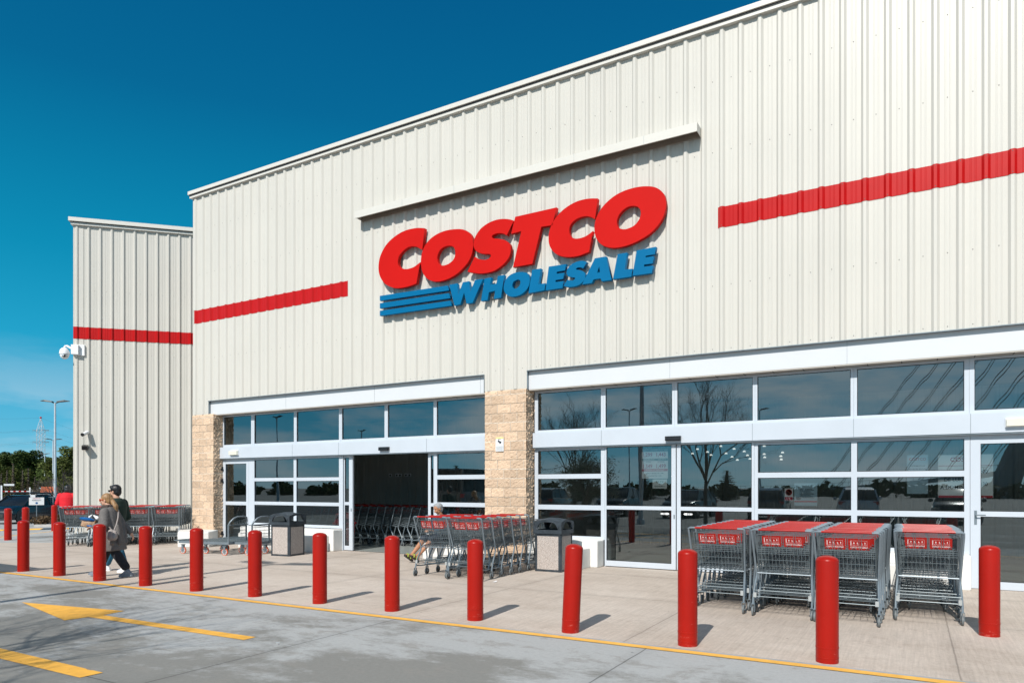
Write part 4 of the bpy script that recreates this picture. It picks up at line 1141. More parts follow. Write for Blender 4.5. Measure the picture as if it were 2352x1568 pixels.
    mb.tube([(-.33, .07, .32), (.33, .07, .32)], .005, 5); mb.tube([(-.33, .06, .245), (.33, .06, .245)], .006, 5)
    mb.build('bottom_rack', M['wire'], t)
    for s in (-1, 1):
        MB().box(s * .318 - .018, s * .318 + .018, .035, .06, .235, .295).build('bumper', M['clip'], t)
    for s, y in ((-1, .035), (1, .035), (-1, 1.0), (1, 1.0)):
        x = s * (.34 if y < .5 else .2)
        mb = MB(); mb.lathe([(.045, -.013), (.060, -.010), (.062, 0), (.060, .010), (.045, .013)], 18, (x, y, .062), axis='x')
        mb.lathe([(.0, -.0135), (.044, -.0136), (.044, .0136), (.0, .0135)], 14, (x, y, .062), 1, axis='x')
        mb.rbox((x - .019, y + .0, .105), (.005, .03, .10), (0, 0, 0), 2); mb.rbox((x + .019, y + .0, .105), (.005, .03, .10), (0, 0, 0), 2); mb.box(x - .021, x + .021, y - .018, y + .018, .148, .154, 2)
        mb.lathe([(.012, -.016), (.012, .016)], 6, (x, y, .062), 2, axis='x')
        mb.build('wheel', [M['tyre'], M['black'], M['galv']], t, smooth=True)
    return t
cp = cart_proto(); ct = tree_of(cp)
first_cart = [True]
ORD = ['first', 'second', 'third', 'fourth', 'fifth', 'sixth', 'seventh', 'eighth', 'ninth', 'tenth', 'eleventh', 'twelfth', 'thirteenth', 'fourteenth', 'fifteenth', 'sixteenth', 'seventeenth', 'eighteenth', 'nineteenth']
def nest(x, y, rz, n, step, where, jit=.012, seed=1):
    r = random.Random(seed)
    for i in range(n):
        d = Vector((-math.sin(rz), math.cos(rz))) * step * i
        lx = x + d.x + r.uniform(-jit, jit); ly = y + d.y
        a = rz + r.uniform(-.018, .018)
        pos = 'front' if i == 0 else ('last' if i == n - 1 else ORD[i])
        lab = '%s cart of the nested row %s' % (pos, where)
        if first_cart[0]:
            first_cart[0] = False; cp.location = (lx, ly, 0); cp.rotation_euler = (0, 0, a); cp['label'] = lab
        else: dup(ct, (lx, ly, 0), a, lab)
nest(-2.185, -3.88, 0, 9, .285, 'at the left of the big cart group', seed=1)
nest(-1.40, -3.93, R(-.5), 9, .285, 'second from the left in the big cart group', seed=2)
nest(-.665, -3.97, R(-1), 9, .285, 'third from the left in the big cart group', seed=3)
nest(.17, -3.38, R(.8), 7, .285, 'at the right of the big cart group', seed=4)
nest(-7.46, -2.92, R(1.5), 4, .36, 'in front of the seated man', seed=5)
nest(-6.70, -2.98, R(1.0), 6, .35, 'next to the block pillar and bin', seed=6)
for i, (x, y, n) in enumerate([(-19.58, -2.58, 5), (-19.12, -2.02, 6), (-18.58, -1.50, 6), (-18.02, -0.96, 6)]):
    nest(x, y, R(45), n, .33, ['leftmost by the wing wall', 'behind the walking woman', 'just right of the walking woman by the wing wall', 'beside the corner bench and the wing wall'][i], seed=10 + i)
# inside the store, seen through the doorway and glass: rows heading left
nest(-9.6, 2.35, R(90), 20, .30, 'inside, nearest the left entrance glass', seed=20)
nest(-9.2, 3.5, R(90), 20, .32, 'inside, against the ribbed back wall', seed=21)

# ---------------------------------------------------------------- flatbed trolleys
def trolley():
    t = thing('flatbed_trolley', 'x', 'flatbed trolley', group='flatbed trolleys by the left entrance')
    L = 1.55; w = .29
    mb = MB()
    for s in (-1, 1): mb.box(0, L, s * w - .015, s * w + .015, .255, .315)
    mb.box(0, .03, -w, w, .255, .315); mb.box(L - .03, L, -w, w, .255, .315)
    mb.prism([(-.26, -w * .7), (0, -w), (0, w), (-.26, w * .7)], .30, .318)
    mb.build('chassis', M['galv'], t)
    mb = MB()
    for i in range(11): y = -w + .02 + (2 * w - .04) * i / 10; mb.tube([(-.2, y * .9, .325), (L - .05, y, .325)], .005, 4)
    for i in range(14): x = -.1 + i * .12; mb.tube([(x, -w, .322), (x, w, .322)], .005, 4)
    mb.build('deck', M['wire'], t)
    mb = MB(); r = .02
    mb.tube([(L, -w, .26), (L, -w, .72), (L + .04, -w + .02, .80), (L + .09, -w + .09, .885), (L + .11, -w + .19, .915), (L + .11, w - .19, .915), (L + .09, w - .09, .885), (L + .04, w - .02, .80), (L, w, .72), (L, w, .26)], r, 8)
    mb.build('handle', M['galv'], t, smooth=True)
    mb = MB()
    for i in range(13): y = -w + .03 + (2 * w - .06) * i / 12; mb.tube([(L, y, .42), (L, y, .72)], .004, 4)
    for z in (.42, .50, .58, .66, .72): mb.tube([(L, -w, z), (L, w, z)], .006, 5)
    mb.box(L - .02, L + .06, -w, w, .705, .73)
    mb.build('back_grid', M['wire'], t)
    for x in (.12, L - .12):
        for s in (-1, 1):
            mb = MB(); y = s * (w - .01); c = (0, 0, .082); X_, Y_ = x, y; x = 0; y = 0
            mb.lathe([(.064, -.018), (.080, -.015), (.082, 0), (.080, .015), (.064, .018)], 22, c, axis='y')
            mb.lathe([(0, -.0195), (.066, -.0195), (.066, .0195), (0, .0195)], 18, c, 1, axis='y')
            for q in range(3): a = q * PI / 3; mb.rbox(c, (.008, .042, .12), (0, a, 0), 3)
            mb.rbox((x, y - .026, .145), (.055, .005, .16), (0, 0, 0), 2); mb.rbox((x, y + .026, .145), (.055, .005, .16), (0, 0, 0), 2); mb.box(x - .05, x + .05, y - .045, y + .045, .222, .232, 2)
            wo_ = mb.build('wheel', [M['orange'], M['hub'], M['galv'], M['black']], t, smooth=True); wo_.location = (X_, Y_, 0); wo_.rotation_euler = (0, 0, R(20 + 9 * s)); x = X_
    return t
tp_ = trolley(); tt = tree_of(tp_)
tp_.location = (-15.55, -1.98, 0); tp_.rotation_euler = (0, 0, R(8)); tp_['label'] = 'flatbed trolley nearest the camera, its empty deck pointing at the corner bench'
dup(tt, (-15.05, -1.72, 0), R(8), 'flatbed trolley pushed in behind the nearest one, handle beside the bin')
dup(tt, (-15.2, -1.0, 0), R(5), 'flatbed trolley closest to the wall, partly hidden by the other two')

# ---------------------------------------------------------------- bins
def bin_():
    t = thing('trash_bin', 'x', 'trash bin', group='pebble panelled trash bins by the entrances')
    w = .28; h = .74
    fm = MB()
    c = .045
    for sx_ in (-1, 1):
        for sy_ in (-1, 1):
            fm.prism([(sx_ * w, sy_ * (w - .055)), (sx_ * w, sy_ * (w - c * .6)), (sx_ * (w - c * .6), sy_ * w), (sx_ * (w - .055), sy_ * w), (sx_ * (w - .055), sy_ * (w - .055))], 0, h)
    for z0, z1 in ((0, .045), (h - .06, h)):
        for s in (-1, 1):
            fm.box(-w + .055, w - .055, s * (w - .03) - .018, s * (w - .03) + .018, z0, z1); fm.box(s * (w - .03) - .018, s * (w - .03) + .018, -w + .055, w - .055, z0, z1)
    fm.build('frame', M['binframe'], t)
    for k in range(4):
        mb = MB(); mb.box(-w + .057, w - .057, -w + .012, -w + .03, .047, h - .062)
        o = mb.build('panel', M['pebble'], t); o.rotation_euler = (0, 0, k * PI / 2)
    # hood: four arched sides with openings and a domed lid
    lid = MB(); W = .295
    def arch(u): return .945 + .05 * math.cos(u / W * PI / 2)
    for k in range(4):
        q = Matrix.Rotation(k * PI / 2, 3, 'Z'); n = 14
        outer = []; inner = []
        for i in range(n + 1):
            u = -W + 2 * W * i / n; outer.append((u, arch(u)))
            uu = u * .74; inner.append((uu, .80 + (.135 + .012 * math.cos(uu / W * PI / 2)) * (1 - abs(uu / (W * .76)) ** 5)))
        vs = []; fs = []
        for y in (-W, -W + .03):
            vs += [q @ Vector((u, y, z)) for u, z in outer] + [q @ Vector((u, y, z)) for u, z in inner]
        N1 = n + 1
        for i in range(n): fs.append((i, i + 1, N1 + i + 1, N1 + i)); fs.append((2 * N1 + i, 2 * N1 + i + 1, 3 * N1 + i + 1, 3 * N1 + i)); fs.append((N1 + i, N1 + i + 1, 3 * N1 + i + 1, 3 * N1 + i))
        b = len(vs)
        for y in (-W, -W + .03): vs += [q @ Vector((u, y, z)) for u, z in ((-W, .74), (W, .74), (W, .945), (W * .74, .80), (-W * .74, .80), (-W, .945))]
        fs += [(b, b + 1, b + 3, b + 4), (b, b + 4, b + 5), (b + 1, b + 2, b + 3), (b + 4, b + 3, b + 9, b + 10)]
        lid.add(vs, fs)
    n = 10; vs = []; fs = []
    for i in range(n + 1):
        for j in range(n + 1):
            u = -W + 2 * W * i / n; v = -W + 2 * W * j / n
            z = .945 + .05 * max(math.cos(u / W * PI / 2) , 0) * .5 + .05 * max(math.cos(v / W * PI / 2), 0) * .5 + .03 * math.cos(u / W * PI / 2) * math.cos(v / W * PI / 2)
            if i in (0, n): z = arch(v)
            if j in (0, n): z = arch(u)
            if i in (0, n) and j in (0, n): z = .945
            vs.append((u, v, z))
    for i in range(n):
        for j in range(n): a = i * (n + 1) + j; fs.append((a, a + n + 1, a + n + 2, a + 1))
    lid.add(vs, fs)
    lid.box(-W, W, -W, W, .725, .74)
    lid.build('hood', M['binframe'], t, smooth=True)
    MB().lathe([(.2, .05), (.22, .70), (.2, .72)], 16).build('liner', M['black'], t)
    return t
b1 = bin_(); bt1 = tree_of(b1)
b1.location = (-12.86, -1.26, 0); b1.rotation_euler = (0, 0, R(7)); b1['label'] = 'trash bin between the flatbed trolleys and the open doorway'
dup(bt1, (-6.02, -.86, 0), R(1.5), 'trash bin between the smaller cart group and the closed sliding doors')

# ---------------------------------------------------------------- cameras and small fittings on the walls
def wpt(u, out_, z): p = WA + WD * u + WNRM * out_; return Vector((p.x, p.y, z))
t = thing('security_camera', 'white dome security camera on a curved arm at the wing corner', 'security camera', group='security cameras')
bx = wpt(.10, .06, 5.98)
mb = MB(); mb.rbox(tuple(wpt(.16, .03, 5.98)), (.30, .06, .34), (0, 0, R(45))); mb.rbox(tuple(wpt(.06, .10, 5.98)), (.20, .12, .30), (0, 0, R(45)))
mb.build('mount', M['camwhite'], t)
a0 = wpt(-.02, .12, 6.0); 
arm_dir = Vector((-.86, -.50, 0))
mb = MB(); mb.tube([a0, a0 + arm_dir * .06 + Vector((0, 0, .03)), a0 + arm_dir * .16 + Vector((0, 0, .09)), a0 + arm_dir * .22 + Vector((0, 0, .08)), a0 + arm_dir * .24 + Vector((0, 0, .02))], .033, 10); mb.build('arm', M['camwhite'], t, smooth=True)
hc = a0 + arm_dir * .24 + Vector((0, 0, -.17))
mb = MB(); mb.lathe([(.03, .21), (.08, .185), (.13, .12), (.145, .035), (.15, 0), (.142, -.005)], 20, hc); mb.build('housing', M['camwhite'], t, smooth=True)
mb = MB(); mb.lathe([(.130, -.01), (.125, -.06), (.095, -.12), (.045, -.155), (.0, -.16)], 20, hc); dm = mb.build('dome', M['camwhite'], t, smooth=True)
td = (Vector((0, -12.95, 1.6)) - hc).normalized(); lc = hc + td * .11 + Vector((0, 0, -.05))
mb = MB(); mb.ell(lc, (.075, .075, .045), 12, 8); mb.build('eye', M['alud'], t); mb = MB(); mb.ell(lc + td * .05, (.038, .038, .038), 10, 8); mb.build('lens', M['black'], t)
for (u, z, nm, lab) in ((.40, 3.36, 1, 'small white and black bullet camera casting a long shadow on the wing wall'), (.36, 2.88, 2, 'small black box camera below the bullet camera on the wing wall')):
    t = thing('security_camera', lab, 'security camera', group='security cameras')
    p0 = wpt(u, .04, z); dd = Vector((.35, -.85, -.40)).normalized() if nm == 1 else Vector((.75, -.6, -.25)).normalized()
    MB().tube([wpt(u, .0, z), p0 + WNRM.to_3d() * .06], .03, 8).build('mount', M['camwhite'], t)
    if nm == 1:
        q = p0 + WNRM.to_3d() * .06; MB().tube([q - dd * .03, q + dd * .2], .055, 12).build('housing', M['camwhite'], t, smooth=True)
        MB().tube([q + dd * .2, q + dd * .235], .056, 12).build('lens', M['black'], t)
    else:
        q = p0 + WNRM.to_3d() * .12
        e = dd.to_track_quat('Y', 'Z').to_euler()
        MB().rbox(q, (.16, .20, .13), tuple(e)).build('housing', M['black'], t); MB().rbox(q + dd * .101, (.10, .005, .08), tuple(e)).build('lens', M['carglass'], t)
for x, y0_, z, lab in ((-16.55, .165, 2.58, 'rectangular cream emergency light over the left entrance door'), (1.42, .165, 2.60, 'rectangular cream emergency light over the right glass door')):
    t = thing('emergency_light', lab, 'emergency light', group='emergency lights on the door headers')
    MB().box(x - .18, x + .18, y0_ - .03, y0_ - .002, z - .07, z + .07).build('base', M['camwhite'], t)
    mb = MB(); mb.box(x - .17, x + .17, y0_ - .075, y0_ - .03, z - .055, z + .055)
    mb.build('diffuser', M['cream'], t)
t = thing('notice', 'white and yellow camera notice fixed to the middle block pillar', 'notice')
MB().box(-7.82, -7.62, -.062, -.05, 2.385, 2.69).build('board', M['paper'], t)
MB().box(-7.818, -7.622, -.065, -.0622, 2.655, 2.688).build('header', M['yelpaper'], t)
mb = MB(); mb.rbox((-7.72, -.065, 2.59), (.085, .004, .035), (0, R(25), 0)); mb.rbox((-7.70, -.065, 2.565), (.05, .004, .02), (0, R(-40), 0)); mb.rbox((-7.745, -.065, 2.625), (.008, .004, .05)); mb.rbox((-7.72, -.065, 2.645), (.06, .004, .006))
mb.build('camera_symbol', M['ink'], t)
mb = MB()
for i in range(7): mb.box(-7.805, -7.635, -.0645, -.0622, 2.49 - i * .014, 2.493 - i * .014)
mb.build('lines', M['galvd'], t)
# papers behind the glass
t = thing('price_poster', 'fuel price poster with red figures behind the closed sliding door', 'poster')
YP = .325
MB().box(-4.66, -4.13, YP + .002, YP + .006, 1.78, 2.42).build('sheet', M['paper'], t)
MB().box(-4.655, -4.135, YP - .001, YP + .001, 2.365, 2.415).box(-4.655, -4.135, YP - .001, YP + .001, 2.13, 2.175).build('green_bar', M['inkteal'], t)
MB().box(-4.655, -4.135, YP - .001, YP + .001, 1.925, 1.972).build('red_bar', M['inkred'], t)
mb = MB(); text_on(mb, 'DIESEL PLUS', .036, -4.645, 2.377, YP - .003); text_on(mb, 'GASOLEO A', .024, -4.33, 2.38, YP - .003); text_on(mb, 'GASOLINA PLUS', .033, -4.645, 2.141, YP - .003); text_on(mb, 'SIN PLOMO 95', .024, -4.33, 2.144, YP - .003)
text_on(mb, 'HORARIO DE OPERACIÓN', .031, -4.395, 1.938, YP - .003, 0, 'CENTER'); mb.build('heading', M['white'], t)
mb = MB(); text_on(mb, '1,299', .105, -4.652, 2.215, YP - .002, sx=.9); text_on(mb, '1,443', .105, -4.38, 2.215, YP - .002, sx=.9); text_on(mb, '1,349', .105, -4.652, 1.99, YP - .002, sx=.9); text_on(mb, '1,499', .105, -4.38, 1.99, YP - .002, sx=.9); mb.build('prices', M['inkred'], t)
mb = MB()
for z in (2.325, 2.10): text_on(mb, 'SOCIOS', .026, -4.57, z, YP - .002); text_on(mb, 'NO SOCIOS', .026, -4.34, z, YP - .002)
text_on(mb, 'LUNES A SÁBADO 7:00 - 22:30', .027, -4.395, 1.875, YP - .002, 0, 'CENTER'); text_on(mb, 'DOMINGO 7:00 - 22:30', .027, -4.395, 1.825, YP - .002, 0, 'CENTER'); mb.build('hours', M['ink'], t)
t = thing('cctv_sheet', 'white C.C.T.V. sheet below the fuel price poster', 'notice')
MB().box(-4.44, -4.15, YP + .002, YP + .006, 1.585, 1.765).build('sheet', M['paper'], t)
mb = MB(); text_on(mb, 'C.C.T.V.', .046, -4.295, 1.70, YP - .001, 0, 'CENTER'); text_on(mb, 'EN', .022, -4.295, 1.66, YP - .001, 0, 'CENTER'); text_on(mb, 'FUNCIONAMIENTO', .024, -4.295, 1.62, YP - .001, 0, 'CENTER'); mb.build('lettering', M['ink'], t)
t = thing('dog_sign', 'white sheet with a crossed out dog behind the glass left of the blue leaflet', 'sign')
MB().box(-1.99, -1.85, YP + .002, YP + .006, 1.37, 1.59).build('sheet', M['paper'], t)
mb = MB(); mb.lathe([(.056, 0), (.056, .003), (.047, .003), (.047, 0)], 24, (-1.92, YP - .004, 1.52), axis='y'); mb.rbox((-1.92, YP - .003, 1.52), (.10, .003, .009), (0, R(40), 0)); mb.box(-1.985, -1.855, YP - .001, YP + .001, 1.375, 1.435); mb.build('ban_ring', M['inkred'], t)
mb = MB(); mb.rbox((-1.92, YP - .0015, 1.52), (.05, .002, .018)); mb.rbox((-1.892, YP - .0015, 1.535), (.02, .002, .014))
for dx in (-.02, -.012, .012, .02): mb.box(-1.92 + dx - .003, -1.92 + dx + .003, YP - .0025, YP - .0005, 1.488, 1.515)
mb.build('dog_symbol', M['ink'], t)
t = thing('leaflet', 'pale blue leaflet with small print beside the crossed out dog sign', 'poster')
M['paleblue'] = mat('pale_blue_paper', (0.34, 0.45, 0.52), .6)
MB().box(-1.83, -1.45, YP + .002, YP + .006, 1.28, 1.68).build('sheet', M['paleblue'], t)
mb = MB(); mb.box(-1.825, -1.455, YP - .001, YP + .001, 1.345, 1.37); mb.build('stripe', M['inkred'], t)
mb = MB()
for i in range(8): mb.box(-1.74, -1.50 - (i % 3) * .03, YP - .001, YP + .001, 1.42 + i * .022, 1.427 + i * .022)
mb.ell((-1.76, YP, 1.41), (.045, .004, .025)); mb.build('print', M['ink'], t)
t = thing('hours_poster', 'opening hours poster reading DE LUNES A DOMINGO behind the glass by the right door', 'poster')
YQ = .335
MB().box(.36, 1.10, YQ + .002, YQ + .006, 1.44, 2.13).build('sheet', M['paper'], t)
MB().box(.365, 1.095, YQ - .001, YQ + .001, 1.44, 1.475).box(.365, 1.095, YQ - .001, YQ + .001, 1.95, 1.957).build('bar', M['inkred'], t)
mb = MB(); text_on(mb, 'COSTCO', .10, .73, 2.02, YQ - .001, 0, 'CENTER'); mb.build('store_name', M['inkred'], t)
mb = MB(); text_on(mb, 'DE LUNES', .085, .44, 1.70, YQ - .001, sx=.9); text_on(mb, 'A DOMINGO', .085, .39, 1.58, YQ - .001, sx=.9); text_on(mb, '10:00', .085, .87, 1.83, YQ - .001, sx=.85); text_on(mb, '21:30', .085, .87, 1.63, YQ - .001, sx=.85); mb.build('lettering', M['ink'], t)
t = thing('holiday_poster', 'pale sheet headed COSTCO left of the opening hours poster behind the glass', 'poster')
MB().box(-.08, .22, YQ + .002, YQ + .006, 1.5, 2.14).build('sheet', M['paleblue'], t)
mb = MB(); text_on(mb, 'COSTCO', .06, .07, 2.05, YQ - .001, 0, 'CENTER'); mb.build('store_name', M['inkred'], t)
mb = MB(); text_on(mb, 'CERRAMOS LOS', .03, .07, 1.95, YQ - .001, 0, 'CENTER'); text_on(mb, 'SIGUIENTES FESTIVOS', .026, .07, 1.90, YQ - .001, 0, 'CENTER'); mb.build('lettering', M['ink'], t)
for x, s, lab in ((-4.165, 1, 'white arrow stickers on the left sliding door pane'), (-3.73, -1, 'white arrow stickers on the right sliding door pane')):
    mb = MB(); y = .268
    mb.prism([(x + s * .08, 1.095), (x + s * .055, 1.075), (x - s * .0, 1.075), (x - s * .0, 1.115), (x + s * .055, 1.115)], y, y + .002, axis='y')
    for q in (-.015, -.045): mb.box(x + s * (q - .010) - .010, x + s * (q - .010) + .010, y, y + .002, 1.077, 1.113)
    mb.prism([(x - s * .10, 1.095), (x - s * .08, 1.078), (x - s * .07, 1.078), (x - s * .07, 1.112), (x - s * .08, 1.112)], y, y + .002, axis='y')
    o = mb.build('door_sticker', M['white']); tag(o, lab, 'sticker', 'arrow stickers on the sliding doors')
# red bin with domed lid just inside
t = thing('indoor_bin', 'red round bin with a domed lid standing inside the left entrance glass', 'trash bin')
MB().lathe([(.24, .0), (.27, .60), (.27, .62)], 24, (-13.15, .95, .012)).build('body', M['redplastic'], t, smooth=True)
MB().lathe([(.315, .62), (.32, .66), (.27, .68), (.25, .86), (.22, .90), (.1, .93), (0, .935)], 24, (-13.15, .95, .012)).build('lid', M['redplastic'], t, smooth=True)
# crumpled paper on the ground
mb = MB(); r = random.Random(4)
vs = [(-6.10 + r.uniform(-.04, .04), -2.92 + r.uniform(-.04, .04), .004 + r.uniform(.004, .035)) for _ in range(9)]
mb.add(vs, [(0, 1, 2), (2, 3, 4), (4, 5, 6), (6, 7, 8), (8, 0, 4), (1, 3, 5), (2, 6, 0), (7, 5, 3)])
tag(mb.build('paper_scrap', M['paper']), 'crumpled white scrap of paper on the pavement near the bin', 'litter')
mb = MB(); vs = [(-5.62 + r.uniform(-.03, .03), -7.98 + r.uniform(-.03, .03), .003 + r.uniform(.004, .03)) for _ in range(8)]
mb.add(vs, [(0, 1, 2), (2, 3, 4), (4, 5, 6), (6, 7, 0), (1, 3, 5)])
tag(mb.build('paper_scrap', M['paper']), 'small crumpled scrap lying on the grey road', 'litter')

# lit white lamp shades hanging deep inside, seen through the closed doors
M['shade'] = mat('lamp_shade', (.8, .8, .78), .5, emit=((1.0, .96, .88), 1.6))
LL = ['lit pendant lamp just right of the door joint, second from the left', 'lit pendant lamp third from the left, higher of a close pair', 'lit pendant lamp lower of the close pair left of the mirrored trunk', 'highest lit pendant lamp, over the mirrored bare tree trunk',
      'lit pendant lamp just right of the mirrored trunk', 'low lit pendant lamp right of the mirrored trunk', 'upper lit pendant lamp right of the mirrored trunk', 'lowest lit pendant lamp in the right sliding door', 'lit pendant lamp near the right rim of the door pane, topmost of three',
      'lit pendant lamp near the right rim of the door pane, middle of three', 'lit pendant lamp near the right rim of the door pane, lowest of three', 'leftmost lit pendant lamp in the right sliding door', 'top lamp of the left column of three in the window right of the doors',
      'middle lamp of the left column of three in the window right of the doors', 'bottom lamp of the left column of three in the window right of the doors', 'top lamp of the right column of three in the window right of the doors',
      'middle lamp of the right column of three in the window right of the doors', 'bottom lamp of the right column of three in the window right of the doors']
for i, (x, z) in enumerate([(-4.86, 2.59), (-4.6, 2.51), (-4.51, 2.43), (-4.26, 2.65), (-4.13, 2.46), (-3.98, 2.37), (-3.93, 2.57), (-3.85, 2.29), (-3.68, 2.5), (-3.6, 2.4), (-3.54, 2.31), (-4.99, 2.48), (-3.2, 2.62), (-3.2, 2.42), (-3.19, 2.34), (-2.77, 2.45), (-2.81, 2.36), (-2.8, 2.28)]):
    o = MB().lathe([(.01, .038), (.026, .033), (.040, .0), (.036, .0)], 12, (x, 5.2, z)).build('pendant_lamp', M['shade'])
    tag(o, None, 'pendant lamp', 'pendant lamps inside the store')
    o['label'] = LL[i]
# ---------------------------------------------------------------- trees
def leaf_cloud(mb, blobs, n, size, seed, flat=.5):
    r = random.Random(seed)
    tot = sum(b[3] * b[3] for b in blobs)
    for (cx_, cy_, cz_, br) in blobs:
        k = int(n * br * br / tot)
        for _ in range(k):
            d = Vector((r.gauss(0, 1), r.gauss(0, 1), r.gauss(0, 1)))
            d.normalize(); q = br * (r.random() ** .35)
            p = Vector((cx_, cy_, cz_)) + Vector((d.x * q, d.y * q, d.z * q * .72))
            s = size * r.uniform(.6, 1.4)
            a = Vector((r.gauss(0, 1), r.gauss(0, 1), r.gauss(0, 1) * flat)).normalized(); b = a.orthogonal().normalized()
            b = (b + a.cross(b) * r.uniform(-1, 1)).normalized()
            mb.add([p - a * s - b * s * .4, p + a * s * .2 - b * s * .6, p + a * s + b * s * .1, p - a * s * .1 + b * s * .7], [(0, 1, 2, 3)])
def pine_proto(seed, leaf, broad=False):
    r = random.Random(seed)
    t = thing('pine_tree' if not broad else 'broadleaf_tree', 'x', 'tree', group='trees beyond the car park')
    mb = MB(); mb.tube([(0, 0, 0), (.1, .05, 1.6), (.05, .1, 3.2), (.2, 0, 5.0)], .2, 7, r1=.08)
    blobs = []
    for i in range(17):
        a = r.uniform(0, 2 * PI); z = r.uniform(2.4, 7.0) if broad else r.uniform(3.0, 6.8)
        w = 2.5 * (1 - abs(z - 4.6) / 4.2); d = w * r.uniform(.3, 1)
        blobs.append((d * math.cos(a), d * math.sin(a), z, r.uniform(.6, 1.15)))
        mb.tube([(0, 0, max(1.5, z - 1.6)), (d * .5 * math.cos(a), d * .5 * math.sin(a), z - .6), (d * math.cos(a), d * math.sin(a), z)], .06, 5, r1=.02)
    blobs.append((0, 0, 7.2, .9)); blobs.append((0, 0, 5, 1.4))
    if broad: blobs += [(r.uniform(-2, 2), r.uniform(-2, 2), r.uniform(1.0, 2.5), 1.0) for _ in range(9)]
    mb.build('trunk', M['bark'], t)
    mb = MB(); leaf_cloud(mb, blobs, 7500, .13, seed); mb.build('crown', leaf, t)
    return t
def cam_pt(px, dep):
    lat = (px - 1176) / 1600 * dep; y = R(29.9)
    return (math.cos(y) * lat - math.sin(y) * dep, -12.95 + math.sin(y) * lat + math.cos(y) * dep)
# world spots of the left background, in metres
pA = pine_proto(11, M['leaf']); pB = pine_proto(12, M['leaf2'], True)
tA = tree_of(pA); tB = tree_of(pB)
spots = [
    (tA, (-108.6, 35.5), .88, 'tall dark pine at the left edge of the picture'),
    (tB, (cam_pt(158, 80)), .86, 'big dense green tree right behind the wing corner'),
    (tB, (-86.5, 33.4), .80, 'rounded tree left of the big green tree, behind the lamp pole'),
    (tA, (-103.0, 36.7), .90, 'spreading pine in the gap under the power pylon'),
    (tA, (-97.8, 33.2), .82, 'spreading pine just right of the far double lamp'),
    (tB, (-104.5, 32.6), .70, 'pale green tree between the left edge pine and the pylon'),
    (tB, (-93.0, 29.0), .58, 'low green tree behind the height barrier'),
    (tB, (-78.0, 22.8), .50, 'lowest green tree behind the roof box of the dark cars'),
    (tA, (-118.0, 41.8), .98, 'farthest pine, only its top showing over the others'),
    (tB, (-67.0, 25.2), .66, 'shaded tree under the big one, behind the person in red'),
    (tB, (-84.0, 26.8), .52, 'low tree behind the white reserved sign'),
    (tB, (cam_pt(133, 72)), .66, 'bushy tree filling the gap just right of the near lamp pole'),
    (tB, (cam_pt(150, 66)), .60, 'low dark tree directly above the person in red'),
    (tB, (cam_pt(148, 84)), .74, 'leafy tree just left of and below the big dense crown'),
    (tA, (cam_pt(112, 88)), .74, 'pine between the pylon foot and the near lamp pole')]
used = {id(tA): False, id(tB): False}
rt = random.Random(5)
for i, (tr, (x, y), s, lab) in enumerate(spots):
    if not used[id(tr)]: o = tr[0]; used[id(tr)] = True; o.location = (x, y, gz(x)); o['label'] = lab
    else: o = dup(tr, (x, y, gz(x)), rt.uniform(0, 6), lab)
    w_ = 1.5 if 'big dense' in lab else (1.35 if 'left edge of the picture' in lab else 1.15)
    o.scale = (s * w_, s * w_, s)
# ivy clad narrow trunks in front of them
def ivy_proto():
    t = thing('cypress_tree', 'x', 'tree', group='narrow ivy clad cypresses in a row')
    MB().tube([(0, 0, 0), (0, 0, 4.2)], .12, 6, r1=.03).build('trunk', M['bark'], t)
    mb = MB(); leaf_cloud(mb, [(0, 0, .3 + .28 * i, .34 * (1 - .055 * i)) for i in range(15)], 1500, .06, 9); mb.build('crown', M['ivy'], t); return t
iv = tree_of(ivy_proto())
for i, (px, h) in enumerate([(3, .78), (16, .85), (30, 1.0), (52, .86), (65, .90), (80, .70), (88, .6)]):
    x, y = cam_pt(px, 66)
    o = iv[0] if i == 0 else dup(iv, (x, y, 0), i * 1.3)
    o.location = (x, y, gz(x)); o.scale = (1, 1, h)
    o['label'] = ['narrow brown cypress at the very left edge', 'short narrow cypress, second from the left edge', 'tallest narrow cypress of the row, below the sky gap', 'narrow cypress left of the pylon foot',
                  'narrow cypress under the pylon foot', 'short narrow cypress above the white reserved sign', 'shortest narrow cypress of the row, nearest the lamp pole'][i]
def branch(mb, p, d, L, r, depth, rn, up=.15, n=4, ang=.55, tips=None):
    q = p + d * L * .5 + Vector((rn.gauss(0, 1), rn.gauss(0, 1), rn.gauss(0, 1))) * L * .05
    e = p + d * L
    mb.tube([p, q, e], [r, r * .8, r * .62], n if r > .02 else 3, cap=False)
    if depth == 0:
        if tips is not None: tips.append(e)
        return
    for k in range(rn.choice((2, 3, 3))):
        nd = (d + Vector((rn.gauss(0, ang), rn.gauss(0, ang), rn.gauss(0, ang) + up))).normalized()
        branch(mb, e if k else q, nd, L * rn.uniform(.62, .82), r * .6, depth - 1, rn, up, n, ang, tips)
def bare_tree(name, label, loc, H, seed, spread=.55, group=None):
    rn = random.Random(seed); t = thing(name, label, 'tree', loc, 0, group)
    mb = MB(); mb.tube([(0, 0, 0), (.02, .03, H * .3)], [.10, .07], 7); mb.build('trunk', M['bark'], t)
    mb = MB()
    for k in range(5):
        a = k * 1.26; branch(mb, Vector((0, 0, H * (.26 + .02 * k))), Vector((math.cos(a) * spread, math.sin(a) * spread, 1)).normalized(), H * .23, .042, 6, rn, .14, 5, .40)
    branch(mb, Vector((.02, .03, H * .3)), Vector((0, 0, 1)), H * .25, .055, 5, rn, .2, 5, .35)
    mb.build('branches', M['bark'], t); return t
bare_tree('bare_tree', 'leafless young tree mirrored in the glass above the right half of the sliding doors', (-7.3, -15.0, 0), 6.2, 3, .5, 'leafless trees on the car park side')
